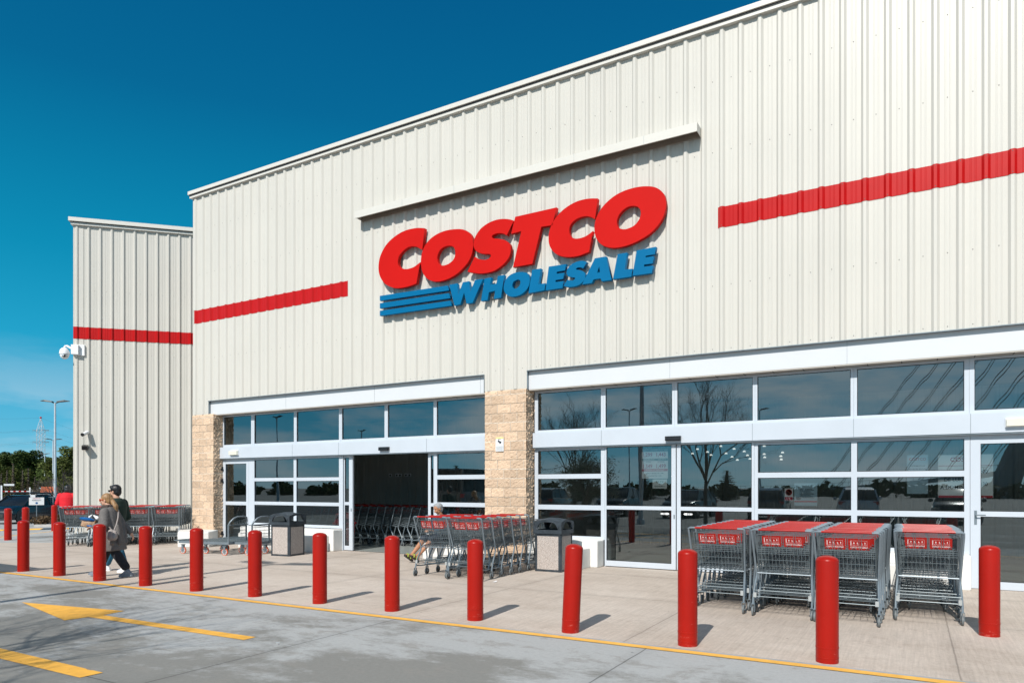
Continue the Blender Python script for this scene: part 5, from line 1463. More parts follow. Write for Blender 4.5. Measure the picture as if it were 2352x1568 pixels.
bare_tree('bare_tree', 'leafless tree mirrored above the olive in the leftmost pane beside the pillar', (-13.9, -16.6, 0), 5.6, 8, .5, 'leafless trees on the car park side')
x_, y_ = cam_pt(139, 42)
bare_tree('bare_tree', 'small leafless tree between the lamp pole and the person in red', (x_, y_, gz(x_)), 3.0, 21, .9, 'leafless trees on the car park side')
# olive with a gnarled trunk
t = thing('olive_tree', 'gnarled olive tree mirrored in the pane behind the right bin', 'tree', (-11.4, -12.3, 0))
rn = random.Random(2); mb = MB(); mb.tube([(0, 0, 0), (.1, .05, .35), (-.05, .1, .8), (.08, 0, 1.25)], [.42, .25, .19, .16], 9); mb.build('trunk', M['barkl'], t, smooth=True)
mb = MB(); tips = []
for k in range(6):
    a = k * 1.05; branch(mb, Vector((.05, 0, 1.1)), Vector((math.cos(a) * .6, math.sin(a) * .6, 1)).normalized(), .62, .05, 4, rn, .1, 5, .5, tips)
mb.build('branches', M['barkl'], t)
mb = MB()
for p in tips:
    for _ in range(22):
        q = p + Vector((rn.gauss(0, .14), rn.gauss(0, .11), rn.gauss(0, .11))); a = Vector((rn.gauss(0, 1), rn.gauss(0, 1), rn.gauss(0, 1))).normalized(); b = a.orthogonal().normalized()
        mb.add([q, q + a * .045 + b * .016, q + a * .10, q + a * .045 - b * .016], [(0, 1, 2, 3)])
mb.build('crown', M['leafo'], t)

# ---------------------------------------------------------------- lamp posts
def lamp_proto(H=6.95, double=True):
    t = thing('street_lamp', 'x', 'street lamp', group='car park lamps')
    MB().tube([(0, 0, 0), (0, 0, H)], .085, 12, r1=.05).lathe([(.13, 0), (.13, .12), (.09, .16)], 12).build('pole', M['lamp'], t, smooth=True)
    for s in ((-1, 1) if double else (1,)):
        mb = MB(); mb.tube([(0, 0, H - .04), (s * .18, 0, H + .03)], .025, 6); mb.build('arm', M['lamph'], t)
        mb = MB(); z = H + .03
        mb.add([(s * .13, -.13, z), (s * .55, -.15, z + .06), (s * .80, -.06, z + .06), (s * .80, .06, z + .06), (s * .55, .15, z + .06), (s * .13, .13, z),
                (s * .13, -.10, z + .06), (s * .55, -.12, z + .13), (s * .80, -.05, z + .09), (s * .80, .05, z + .09), (s * .55, .12, z + .13), (s * .13, .10, z + .06)],
               [(0, 1, 2, 3, 4, 5), (6, 7, 8, 9, 10, 11)] + [(i, (i + 1) % 6, (i + 1) % 6 + 6, i + 6) for i in range(6)])
        mb.build('lamp_head', M['lamph'], t)
    return t
lp = lamp_proto(); lt = tree_of(lp)
lx, ly = cam_pt(126.5, 41); lp.location = (lx, ly, gz(lx)); lp.rotation_euler = (0, 0, R(35)); lp['label'] = 'tall double headed lamp beside the wing corner, nearest of the far lamps'
for px, dep, s, rz, lab in ((103, 84, .86, 20, 'double headed lamp half lost in front of the power pylon'), (57, 112, .82, 40, 'farthest lamp, small above the trees left of the pylon'), (122, 70, .97, 60, 'far lamp just behind the near lamp pole, head over the big tree')):
    x, y = cam_pt(px, dep); o = dup(lt, (x, y, gz(x)), R(rz), lab); o.scale = (s, s, s)
for (x, y, s, lab) in ((-10.35, -15.9, 1.62, 'tall dark pole mirrored in the pane above the left sliding door'), (-22.6, -47.4, 1.25, 'single lamp mirrored left of the tall dark pole'), (-58.5, -38.2, 1.3, 'double lamp mirrored in the second pane of the left entrance'), (-57.0, -49.6, 1.2, 'lamp mirrored in the fourth pane of the left entrance'), (-11.5, -50.0, 1.2, 'lamp mirrored in the large right panes')):
    o = dup(lt, (x, y, 0), R(10), lab); o.scale = (s * .8, s * .8, s)

# ---------------------------------------------------------------- power pylon
px_, py_ = -432.9, 198.4
t = thing('power_pylon', 'lattice power pylon with three crossarms and a red ball on top', 'power pylon', (px_, py_, 0), R(35))
H = 41.5
def wid(z): return 3.4 - (z / 18) * 1.9 if z < 18 else (1.5 if z < 34 else 1.5 * (H - z) / (H - 34) + .05)
mb = MB(); lv = [0, 4.5, 9, 13.5, 18, 20.7, 23.4, 26.1, 28.8, 31.5, 34, 37, H]
for sx_ in (-1, 1):
    for sy_ in (-1, 1): mb.tube([(sx_ * wid(z), sy_ * wid(z), z) for z in lv], .11, 4)
for a, b in zip(lv[:-1], lv[1:]):
    for s in (-1, 1):
        mb.tube([(-wid(a), s * wid(a), a), (wid(b), s * wid(b), b)], .06, 4); mb.tube([(wid(a), s * wid(a), a), (-wid(b), s * wid(b), b)], .06, 4)
        mb.tube([(s * wid(a), -wid(a), a), (s * wid(b), wid(b), b)], .06, 4)
        mb.tube([(-wid(b), s * wid(b), b), (wid(b), s * wid(b), b)], .06, 4)
mb.build('tower', M['pylon'], t)
for z in (18.8, 27.6, 34.2):
    mb = MB()
    for s in (-1, 1):
        mb.tube([(-4.4, 0, z + .4), (4.4, 0, z + .4)], .12, 4); mb.tube([(s * 1.5, 1.4, z), (s * 4.4, 0, z + .4)], .08, 4); mb.tube([(s * 1.5, -1.4, z), (s * 4.4, 0, z + .4)], .08, 4); mb.tube([(s * 1.4, 0, z - 1.2), (s * 4.4, 0, z + .3)], .08, 4)
        mb.tube([(s * 4.3, 0, z + .4), (s * 4.3, 0, z - 1.2)], .06, 4)
    mb.build('crossarm', M['galvd'], t)
MB().ell((0, 0, H + .2), (.55, .55, .55)).build('marker_ball', M['band'], t)
wires = thing('power_lines', 'thin power lines running off both sides of the pylon', 'power line', (px_, py_, 0), R(35))
for z, xx in [(H, 0), (34.4, -4.3), (34.4, 4.3), (27.8, -4.3), (27.8, 4.3), (19, -4.3), (19, 4.3)]:
    for s in (-1, 1):
        pts = [(xx, s * 240 * i / 12, z - 9 * math.sin(PI * i / 12)) for i in range(13)]
        MB().tube(pts, .035, 4).build('wire', M['galvd'], wires)

# ---------------------------------------------------------------- cars
def car(name, label, loc, rz, paint, H=1.56, L=4.35, W=1.8, rack=False, group='parked cars', van=False):
    t = thing(name, label, 'car' if not van else 'van', loc, rz, group)
    g = .19
    if van:
        prof = [(-L / 2, .45, .95), (-L / 2 + .05, g + .1, 1.9), (-L / 2 + .5, g, 1.98), (L / 2 - 1.5, g, 1.98), (L / 2 - .9, g, 1.25), (L / 2 - .1, g, 1.0), (L / 2, .4, .7)]
    # body: stations along y, lower body to belt line
    st = [(-.5, .42, .86, .80), (-.485, .24, .97, .93), (-.40, g, 1.02, 1.0), (-.1, g, 1.0, 1.0), (.2, g, .98, 1.0), (.30, g, .97, .99), (.42, .21, .88, .96), (.48, .26, .76, .88), (.5, .36, .62, .74)]
    k = H / 1.56
    mb = MB(); vs = []; fs = []
    for (v, z0, z1, w) in st:
        y = v * L; hw = W / 2 * w; z0 *= k; z1 *= k
        vs += [(-hw * .92, y, z0), (-hw, y, z0 + .18), (-hw, y, (z0 + z1) / 2 + .05), (-hw * .95, y, z1 - .04), (-hw * .86, y, z1), (hw * .86, y, z1), (hw * .95, y, z1 - .04), (hw, y, (z0 + z1) / 2 + .05), (hw, y, z0 + .18), (hw * .92, y, z0)]
    n = 10
    for i in range(len(st) - 1):
        for j in range(n): fs.append((i * n + j, i * n + (j + 1) % n, (i + 1) * n + (j + 1) % n, (i + 1) * n + j))
    fs.append(tuple(range(n))); fs.append(tuple((len(st) - 1) * n + j for j in range(n)))
    mb.add(vs, fs); mb.build('body', paint, t, smooth=True)
    # greenhouse
    belt = .96 * k; roof = H - .02
    gs = [(-.47, .0, .70), (-.36, .80, .74), (-.25, .98, .76), (.0, 1.0, .77), (.10, .96, .76), (.27, 0.0, .74)]
    if van: gs = [(-.49, .0, .86), (-.48, .97, .86), (-.2, 1, .86), (.12, 1.0, .86), (.2, .9, .84), (.34, .0, .80)]
    vs = []; fs = []
    for v, u, w in gs:
        y = v * L; z = belt + (roof - belt) * u; hwb = W / 2 * .90; hwt = W / 2 * (w + .0) * (1 - .05 * u)
        vs += [(-hwb, y, belt), (-(hwb + (hwt - hwb) * u), y, z - .03 * u), (-(hwb + (hwt - hwb) * u) * .88, y, z), ((hwb + (hwt - hwb) * u) * .88, y, z), ((hwb + (hwt - hwb) * u), y, z - .03 * u), (hwb, y, belt)]
    for i in range(len(gs) - 1):
        for j in range(5): fs.append((i * 6 + j, i * 6 + j + 1, (i + 1) * 6 + j + 1, (i + 1) * 6 + j))
    mb = MB(); mb.add(vs, fs); mb.build('windows', M['carglass'], t, smooth=True)
    # roof skin and pillars just outside the glass
    mb = MB(); e = .012
    vs = []; fs = []
    tops = [(v, u, w) for v, u, w in gs if u > .7]
    for v, u, w in tops:
        y = v * L; z = belt + (roof - belt) * u + e; hwt = W / 2 * w * (1 - .05 * u) + e
        vs += [(-hwt, y, z - .07), (-hwt * .9, y, z), (hwt * .9, y, z), (hwt, y, z - .07)]
    for i in range(len(tops) - 1):
        for j in range(3): fs.append((i * 4 + j, i * 4 + j + 1, (i + 1) * 4 + j + 1, (i + 1) * 4 + j))
    mb.add(vs, fs)
    for s in (-1, 1):
        hb = W / 2 * .905
        def gp(i, u_): v, u, w = gs[i]; z = belt + (roof - belt) * u * u_; hw = hb + (W / 2 * w * (1 - .05 * u) + e - hb) * u * u_; return Vector((s * hw, v * L, z + .005))
        mb.tube([gp(-1, 0), gp(-2, 1)], .03, 4); mb.tube([gp(0, 0), gp(1, 1)], .05, 4)
        v = -.06 * L; mb.tube([(s * hb, v, belt), (s * (W / 2 * .74), v - .03, roof - .05)], .03, 4)
        v = -.29 * L; mb.tube([(s * hb, v - .1, belt), (s * (W / 2 * .73), v + .12, roof - .09)], .04, 4)
    mb.build('roof', paint, t)
    for s in (-1, 1):
        for y in (-.31 * L, .31 * L):
            mb = MB(); c = (s * (W / 2 - .09), y, .335)
            mb.lathe([(.22, -.11), (.32, -.10), (.335, -.05), (.335, .05), (.32, .10), (.22, .11)], 22, c, 0, axis='x')
            mb.lathe([(0, -.112), (.215, -.112), (.215, .112), (0, .112)], 18, c, 1, axis='x')
            for q in range(5):
                a = q * 2 * PI / 5; mb.rbox((c[0] + s * .115, c[1] + math.cos(a) * .11, c[2] + math.sin(a) * .11), (.02, .05, .2), (a - PI / 2, 0, 0), 2)
            mb.build('wheel', [M['rubber'], M['cartrim'], M['alloy']], t, smooth=True)
            mb = MB(); c2 = (s * (W / 2 - .03), y, .36); mb.lathe([(.37, -.04), (.43, -.03), (.43, .035), (.37, .04)], 22, c2, axis='x'); mb.build('wheel_arch', M['cartrim'], t)
        mb = MB(); mb.rbox((s * W * .39, L * .475, .66 * k), (.30, .12, .13), (0, 0, -s * .35)); mb.build('headlight', M['alloy'], t)
        mb = MB(); mb.rbox((s * W * .40, -L * .487, .86 * k), (.25, .08, .14)); mb.build('tail_light', M['band'], t)
        mb = MB(); mb.ell((s * (W / 2 + .10), L * .19, 1.02 * k), (.11, .06, .08)); mb.build('mirror', paint, t, smooth=True)
    mb = MB(); mb.box(-.45, .45, L * .49, L * .505, .36, .56); mb.box(-W * .42, W * .42, L * .46, L * .497, .2, .34); mb.box(-W * .42, W * .42, -L * .495, -L * .46, .22, .40); mb.build('bumper', M['cartrim'], t)
    mb = MB(); mb.box(-.26, .26, L * .506, L * .510, .40, .51); mb.build('number_plate', M['white'], t)
    if rack:
        mb = MB()
        for s in (-1, 1): mb.tube([(s * .62, -1.5, H + .02), (s * .62, -1.4, H + .09), (s * .62, .4, H + .09), (s * .62, .5, H)], .02, 5)
        for y in (-1.0, .1): mb.tube([(-.75, y, H + .12), (.75, y, H + .12)], .022, 5)
        mb.build('roof_rack', M['black'], t)
    return t
car('parked_car', 'dark blue crossover behind the leftmost bollards, front towards the store', (-43.6, 7.5, gz(-44)), R(-152), M['carnavy'], rack=True)
c2 = car('parked_car', 'dark car with a long black roof box behind the dark blue crossover', (-52.5, 8.0, gz(-50)), R(-155), M['cargrey'])
mb = MB(); mb.ell((0, -.2, 1.78), (.42, 1.25, .19), 14, 8); mb.build('roof_box', M['black'], c2, smooth=True)
car('parked_car', 'white car mostly hidden behind the white reserved sign', (-55.5, 14.6, gz(-50)), R(-120), M['carwhite'], 1.5)
car('parked_car', 'dark car whose roof shows behind the person in red', (-46.5, 15.6, gz(-50)), R(-100), M['carnavy'], 1.5)
car('parked_car', 'silver grey car behind the trolley shelter left of the lamp pole', (-51.0, 13.2, gz(-50)), R(-110), M['cargrey'], 1.5)
rc = random.Random(9)
words = ['leftmost', 'second', 'third', 'fourth', 'fifth', 'sixth', 'seventh', 'eighth', 'rightmost']
for i in range(9):
    x = -31 + i * 4.1
    car('parked_car', '%s of the cars mirrored in the entrance glass%s' % (words[i], '' if i in (0, 8) else ' counted from the left'), (x, -24 + rc.uniform(-.4, .4), 0), R(rc.choice((175, 5, -176, -4))), M[['cargrey', 'carwhite', 'carnavy', 'cargrey', 'carnavy', 'carnavy', 'cargrey', 'carwhite', 'carnavy'][i]], 1.45 + rc.random() * .2, group='parked cars mirrored in the glass')
vn = car('parked_van', 'grey van outside the left edge casting the shadow over the leftmost bollard', (-17.05, -9.05, 0), R(90), M['cargrey'], 2.35, 4.9, 1.9, van=True)

# ---------------------------------------------------------------- island, shelter, signs on the far left
isl = [(-37.2, 4.9), (-36.0, 6.6), (-41.2, 12.5), (-44.6, 12.4), (-43.6, 9.8)]
xb, yb = -39.5, 9.0
def dz(p, h): return (p[0], p[1], gz(-40) + h)
mb = MB(); n = len(isl)
mb.add([dz(p, -.05) for p in isl] + [dz(p, .15) for p in isl], [tuple(range(n, 2 * n))] + [(i, (i + 1) % n, (i + 1) % n + n, i + n) for i in range(n)])
o = mb.build('traffic_island', M['kerb']); tag(o, kind='structure')
mb = MB(); r = random.Random(6)
blobs = []
for i in range(46):
    a, b = r.random(), r.random(); x = -37.4 - a * 5.4; y = 5.6 + a * 6.0 + (b - .5) * 2.0
    blobs.append((x, y, gz(-40) + .3, r.uniform(.22, .38)))
leaf_cloud(mb, blobs, 6500, .05, 4)
tag(mb.build('ground_cover', M['shrub']), kind='stuff')
sx0, sy0 = cam_pt(84, 38)
t = thing('reserved_sign', 'white reserved parking sign beside the dark blue car', 'sign', (sx0, sy0, gz(sx0)), R(66))
MB().box(-.02, .02, 0, .04, 0, 1.2).build('post', M['galv'], t)
MB().box(-.34, .34, -.03, -.005, 1.02, 1.43).box(-.28, -.06, -.03, -.005, 1.435, 1.58).build('board', M['white'], t)
mb = MB(); text_on(mb, 'COSTCO', .085, 0, 1.345, -.033, 0, 'CENTER'); mb.build('store_name', M['inkred'], t)
mb = MB(); text_on(mb, 'RESERVADO', .075, 0, 1.25, -.033, 0, 'CENTER'); mb.build('lettering', M['ink'], t)
mb = MB(); mb.lathe([(.055, 0), (.055, .003)], 18, (0, -.036, 1.13), axis='y'); mb.build('symbol', M['blue'], t)
hx, hy = cam_pt(122, 40.5)
t = thing('cart_shelter', 'metal cart return frame with grid sides behind the lamp pole', 'cart shelter', (hx, hy, gz(hx)), R(58))
mb = MB()
for x in (-1.0, 0, 1.0, 2.0):
    for y in (0, 1.6): mb.tube([(x, y, 0), (x, y, 1.45)], .03, 6)
for z in (.35, .9, 1.42): mb.tube([(-1.0, 0, z), (2.0, 0, z)], .022, 5); mb.tube([(-1, 1.6, z), (2, 1.6, z)], .022, 5)
mb.build('rails', M['galv'], t)
mb = MB()
for i in range(25): mb.tube([(-1 + i * .125, .0, .35), (-1 + i * .125, .0, 1.42)], .007, 4)
for z in (.5, .65, .8, 1.05, 1.2, 1.32): mb.tube([(-1, 0, z), (2, 0, z)], .007, 4)
mb.build('grid', M['wire'], t)
mb = MB(); mb.box(-1.05, -.72, -.03, -.015, .92, 1.36); pl = mb.build('label_plate', M['orange'], t)
mb = MB(); mb.box(-1.0, -.90, -.034, -.031, 1.0, 1.28); mb.box(-.85, -.78, -.034, -.031, 1.12, 1.28); mb.build('print', M['white'], pl)
for i in range(4):
    dup(ct, (hx - .4 + i * .38, hy + .9 + i * .55, gz(hx)), R(140), ['front', 'second', 'third', 'last'][i] + ' cart inside the metal return frame beyond the lamp pole')
ox, oy = cam_pt(113, 60)
t = thing('kiosk', 'small dark kiosk with an orange tiled roof behind the cart return', 'kiosk', (ox, oy, gz(ox)), R(60)); t.scale = (.42, .6, 1)
MB().box(-1.3, 1.3, -.8, .8, 0, 1.55).build('wall', M['cargrey'], t)
mb = MB(); mb.add([(-1.5, -1, 1.55), (1.5, -1, 1.55), (1.35, .2, 2.05), (-1.35, .2, 2.05), (-1.5, 1.2, 1.55), (1.5, 1.2, 1.55)], [(0, 1, 2, 3), (3, 2, 5, 4), (0, 3, 4), (1, 5, 2), (0, 4, 5, 1)]); mb.build('roof', M['orangeroof'], t)
t = thing('height_barrier', 'white height barrier with a red and white bar at the left edge', 'height barrier', (*cam_pt(36, 58), gz(-60)), R(66))
mb = MB(); mb.box(-1.02, -.90, -.05, .05, 0, 2.15); mb.box(.92, 1.02, -.05, .05, 0, 1.98); mb.build('post', M['white'], t)
mb = MB()
for i in range(10): mb.box(-.9 + i * .182, -.9 + (i + 1) * .182, -.03, .03, 1.62, 1.70, i % 2)
mb.build('bar', [M['band'], M['white']], t)
MB().box(-.8, -.1, -.04, .0, 2.12, 2.28).build('plate', M['white'], t)
# ---------------------------------------------------------------- what the glass mirrors: far tree belt and cable bridge
mb = MB(); r = random.Random(31); blobs = []
for i in range(120):
    x = -190 + i * 2.9; blobs.append((x, -118 + r.uniform(-6, 6), r.uniform(-.4, 1.6), r.uniform(1.4, 2.6)))
leaf_cloud(mb, blobs, 16000, .55, 8)
tag(mb.build('far_woodland', M['leaf']), kind='stuff')
for i, (x, y, s, lab) in enumerate([(-34, -62, .62, 'conifer mirrored left of the tall pole'), (-29, -70, .5, 'small conifer mirrored in the left sliding door'), (-47, -55, .62, 'conifer mirrored in the left entrance window'), (-20, -75, .55, 'conifer mirrored beside the right bare tree')]):
    o = dup(iv, (x, y, 0), i, lab); o.scale = (4.5, 4.5, s * 1.6)
    o.name = 'conifer_tree'
    for c in o.children:
        if c.name.startswith('crown'):
            c.data = c.data.copy(); c.data.materials[0] = M['leaf']
t = thing('cable_bridge', 'cable stayed bridge mirrored in the glass at the right', 'bridge')
def mir(px, py, tt):
    yaw = R(29.9); F = Vector((-math.sin(yaw), math.cos(yaw), 0)); Rr = Vector((math.cos(yaw), math.sin(yaw), 0))
    p = Vector((0, -12.95, 1.6)) + (F + Rr * ((px - 1176) / 1600) + Vector((0, 0, (1119.5 - py) / 1600))) * tt
    return Vector((p.x, .6 - p.y, p.z))
dk = [mir(1560, 1132, 260), mir(1700, 1130, 230), mir(1845, 1130, 200), mir(2000, 1121, 170), mir(2180, 1105, 140), mir(2352, 1086, 118), mir(2700, 1050, 95), mir(3600, 900, 70)]
mb = MB(); vs = []; fs = []
for p in dk: vs += [(p.x, p.y - 2, p.z), (p.x, p.y - 2, p.z + .9), (p.x, p.y + 2, p.z + .9), (p.x, p.y + 2, p.z)]
for i in range(len(dk) - 1):
    for j in range(4): fs.append((4 * i + j, 4 * i + (j + 1) % 4, 4 * i + 4 + (j + 1) % 4, 4 * i + 4 + j))
mb.add(vs, fs); mb.build('deck', M['conc'], t)
mb = MB()
for i in range(len(dk) - 1):
    for k in range(10):
        p = dk[i].lerp(dk[i + 1], k / 10); mb.tube([(p.x, p.y, p.z + .9), (p.x, p.y, p.z + 2.0)], .05, 4)
    mb.tube([dk[i] + Vector((0, 0, 2.0)), dk[i + 1] + Vector((0, 0, 2.0))], .05, 4)
mb.build('railing', M['cargrey'], t)
ptop = mir(3000, -300, 100)
for k in range(17):
    u = .25 + k * .28; i = int(u) + 2; f_ = u - int(u); i = min(i, len(dk) - 2)
    a = dk[i].lerp(dk[i + 1], f_) + Vector((0, 0, 1)); b = dk[-2].lerp(ptop, .25 + .044 * (16 - k))
    MB().tube([a, b], .075, 5).build('cable', M['cartrim'], t)
    MB().tube([a + Vector((.5, .3, 0)), b + Vector((.9, 1.5, 0))], .075, 5).build('cable', M['cartrim'], t)
mb = MB(); mb.tube([mir(2290, 1150, 112), mir(2420, 850, 104), mir(2700, 420, 100), ptop], 1.7, 8, r1=1.2); mb.build('pylon', M['conc'], t)
# ---------------------------------------------------------------- people (local frame: facing +y, x to the right)
def V(*a): return Vector(a)
def lean(o):
    o.scale = (.945, .945, .945); o.rotation_euler = (R(-4.5), 0, R(122))
def hand(mb, w, d, side, curl=.5, up=Vector((0, 0, 1))):
    """hand growing from wrist w along d; side = +1/-1 thumb direction multiplier on the lateral axis"""
    d = d.normalized(); lat = d.cross(up).normalized() * side; nrm = lat.cross(d).normalized() * (1 if side > 0 else -1)
    pc = w + d * .045
    mb.cap(w - d * .01, .024, w + d * .03, .028); 
    for k, o in enumerate((-.027, -.009, .009, .027)):
        mb.cap(w + d * .02 + lat * o * .7, .014, w + d * .085 + lat * o, .012)
        L = (.058, .07, .076, .066)[k]
        a = w + d * .085 + lat * o; b = a + (d * math.cos(curl) - nrm * math.sin(curl)) * L * .5; c = b + (d * math.cos(curl * 2) - nrm * math.sin(curl * 2)) * L * .5
        mb.cap(a, .0105, b, .0095, 8); mb.cap(b, .0095, c, .008, 8)
    a = w + d * .02 + lat * .028; b = a + (d * .5 + lat * .9).normalized() * .035; c = b + (d * .9 + lat * .3).normalized() * .03
    mb.cap(a, .014, b, .012, 8); mb.cap(b, .011, c, .009, 8)
def head(mb, c, fw, s=1.0, tilt=0.0):
    """head at centre c facing fw"""
    fw = fw.normalized(); up = Vector((0, 0, 1)); rt = fw.cross(up).normalized(); up = rt.cross(fw).normalized()
    q = Matrix((rt, fw, up)).transposed()
    e = q.to_euler()
    mb.ell(c + up * .025 - fw * .01, (.076 * s, .096 * s, .098 * s), 16, 12, tuple(e))
    mb.ell(c - up * .045 + fw * .02, (.058 * s, .070 * s, .068 * s), 14, 10, tuple(e))
    mb.ell(c - up * .088 + fw * .052, (.028, .028, .022), 10, 8, tuple(e))
    mb.cap(c + fw * .085 + up * .01, .009, c + fw * .108 - up * .028, .014, 8)      # nose
    mb.ell(c + fw * .078 - up * .057, (.026, .014, .007), 10, 6, tuple(e)); mb.ell(c + fw * .078 - up * .068, (.022, .014, .007), 10, 6, tuple(e))  # lips
    mb.ell(c + fw * .076 + up * .034, (.05, .014, .010), 10, 6, tuple(e))   # brow
    for s_ in (-1, 1):
        mb.ell(c + rt * s_ * .078 - up * .01 - fw * .005, (.010, .022, .032), 8, 6, tuple(e))   # ears
        mb.ell(c + rt * s_ * .035 + fw * .075 - up * .02, (.022, .02, .018), 8, 6, tuple(e))
    return rt, up
def eyes(parent, c, fw):
    fw = fw.normalized(); rt = fw.cross(Vector((0, 0, 1))).normalized(); up = rt.cross(fw)
    mb = MB()
    for s in (-1, 1): mb.ell(c + rt * s * .031 + fw * .081 + up * .012, (.012, .012, .009), 8, 6)
    mb.build('eyes', M['ink'], parent)
def shoe(mb, ankle, d, mi=0, pitch=0.0):
    d = Vector((d.x, d.y, 0)).normalized(); lat = Vector((d.y, -d.x, 0))
    up = Vector((0, 0, 1)); dd = (d * math.cos(pitch) + up * math.sin(pitch)); uu = (up * math.cos(pitch) - d * math.sin(pitch))
    heel = ankle - uu * .055 - dd * .05
    mb.cap(heel, .036, ankle + uu * .01, .042); mb.cap(heel, .036, heel + dd * .12 - uu * .004, .038); mb.cap(heel + dd * .12 - uu * .004, .038, heel + dd * .185 - uu * .014, .027)
    mb.cap(ankle, .040, heel + dd * .12 + uu * .008, .036)
def sole(parent, ankle, d, mt, pitch=0.0):
    d = Vector((d.x, d.y, 0)).normalized(); up = Vector((0, 0, 1)); dd = (d * math.cos(pitch) + up * math.sin(pitch)); uu = (up * math.cos(pitch) - d * math.sin(pitch)); lat = dd.cross(uu)
    h = ankle - uu * .10 - dd * .055
    out = []
    for t_, w in ((-.040, .024), (-.02, .036), (.08, .036), (.15, .042), (.20, .032), (.222, .015)): out.append((t_, w))
    pts = [h + dd * a + lat * b for a, b in out] + [h + dd * a - lat * b for a, b in reversed(out)]
    n = len(pts); mb = MB(); mb.add([p for p in pts] + [p + uu * .032 for p in pts], [tuple(range(n)), tuple(range(n, 2 * n))] + [(i, (i + 1) % n, (i + 1) % n + n, i + n) for i in range(n)])
    return mb.build('sole', mt, parent)

# woman walking left in a grey coat
t_ = t = thing('person', 'person in a long grey coat with blonde ponytail walking left, holding a snack bag', 'person', (-12.42, -5.67, 0), R(122)); lean(t_)
body = MB(); hd = V(.02, .05, 1.465); fw = V(-.12, 1, -.10)
head(body, hd, fw, .98)
body.cap(V(0, -.02, 1.28), .055, V(.01, .02, 1.40), .052)
body.cap(V(-.10, 0, 1.22), .07, V(.10, 0, 1.22), .07); body.cap(V(0, 0, 1.2), .12, V(0, 0, .95), .11); body.cap(V(-.04, 0, .9), .12, V(.04, 0, .9), .12)
body.cap(V(-.17, 0, 1.23), .05, V(-.25, -.03, .99), .042); body.cap(V(-.25, -.03, .99), .038, V(-.14, .22, .98), .028); hand(body, V(-.14, .22, .98), V(.05, 1, -.05), -1, .5)
body.cap(V(.17, 0, 1.23), .05, V(.22, -.10, .98), .042); body.cap(V(.22, -.10, .98), .038, V(.24, -.26, .80), .026); hand(body, V(.24, -.26, .80), V(0, -.35, -1), 1, .4)
body.cap(V(-.09, 0, .86), .085, V(-.09, -.11, .46), .055); body.cap(V(-.09, -.11, .46), .052, V(-.09, -.30, .115), .034)
body.cap(V(.09, 0, .86), .085, V(.08, .17, .47), .055); body.cap(V(.08, .17, .47), .052, V(.08, .33, .115), .034)
remesh(body, 'body', M['skin'], t, .0085, 3)
eyes(t, hd, fw)
mb = MB()
mb.loft([((0, -.01, .50), .270, .235), ((0, -.005, .53), .275, .24), ((0, 0, .80), .265, .215), ((0, 0, 1.0), .235, .185), ((0, 0, 1.15), .225, .165), ((0, -.005, 1.25), .205, .14), ((0, -.01, 1.31), .15, .105), ((0, -.01, 1.345), .08, .08)])
mb.cap(V(-.17, -.005, 1.24), .082, V(-.26, -.03, .99), .078); mb.cap(V(-.26, -.03, .99), .082, V(-.15, .19, .975), .066)
mb.cap(V(.17, -.005, 1.24), .082, V(.235, -.10, .99), .076); mb.cap(V(.235, -.10, .99), .074, V(.25, -.24, .83), .06)
mb.cap(V(-.2, -.1, .75), .05, V(-.22, -.12, .66), .05); mb.cap(V(-.10, -.19, .95), .04, V(-.13, -.22, .65), .045); mb.cap(V(.12, -.17, 1.0), .04, V(.1, -.22, .65), .045)
coat = remesh(mb, 'coat', M['coat'], t, .011, 4)
mb = MB()
for i in range(22):
    a = i * 2 * PI / 11; z = 1.315 + .025 * math.sin(a * .5) + (.03 if i > 10 else 0); rr = .088 + .012 * math.sin(i * 1.7)
    b = (i + 1) * 2 * PI / 11; mb.cap(V(rr * math.cos(a), .005 + rr * math.sin(a), z), .034, V(rr * math.cos(b), .005 + rr * math.sin(b), z + .005), .034)
mb.cap(V(.0, .10, 1.31), .04, V(-.02, .17, 1.14), .045); mb.cap(V(-.02, .17, 1.14), .04, V(0, .17, 1.06), .03)
remesh(mb, 'scarf', M['scarf'], t, .009, 3)
mb = MB()
for s in (-1, 1):
    k = V(-.09, -.11, .46) if s < 0 else V(.08, .17, .47); f_ = V(-.09, -.27, .185) if s < 0 else V(.08, .30, .20)
    mb.cap(V(s * .085, 0, .84), .11, k, .088); mb.cap(k, .088, f_, .078)
remesh(mb, 'trousers', M['jeansd'], t, .010, 3)
for a, f_, nm in ((V(-.09, -.30, .10), .0, 0), (V(.08, .33, .12), .35, 1)):
    mb = MB(); shoe(mb, a, V(0, 1, 0), pitch=f_); sh = remesh(mb, 'shoe', M['shoe'], t, .008, 2)
    sh.scale = (1.0, 1.0, 1.0)
    sole(sh, a, V(0, 1, 0), M['shoe'], f_)
mb = MB(); mb.ell(hd + V(0, -.022, .038), (.088, .104, .098), 16, 12); mb.ell(hd + V(0, -.055, -.01), (.078, .07, .085)); mb.ell(hd + V(0, -.105, -.015), (.042, .04, .042))
mb.cap(hd + V(.0, .03, .09), .03, hd + V(0, -.09, .02), .05)
mb.cap(hd + V(0, -.12, -.02), .038, hd + V(-.01, -.165, -.13), .055); mb.cap(hd + V(-.01, -.165, -.13), .055, hd + V(-.0, -.155, -.25), .045); mb.cap(hd + V(0, -.155, -.25), .042, hd + V(.0, -.135, -.32), .018)
remesh(mb, 'hair', M['blonde'], t, .009, 2)
mb = MB(); mb.lathe([(.030, -.012), (.036, 0), (.030, .012)], 10, hd + V(0, -.128, -.018), axis='y'); mb.build('hair_tie', M['orange'], t)
mb = MB()
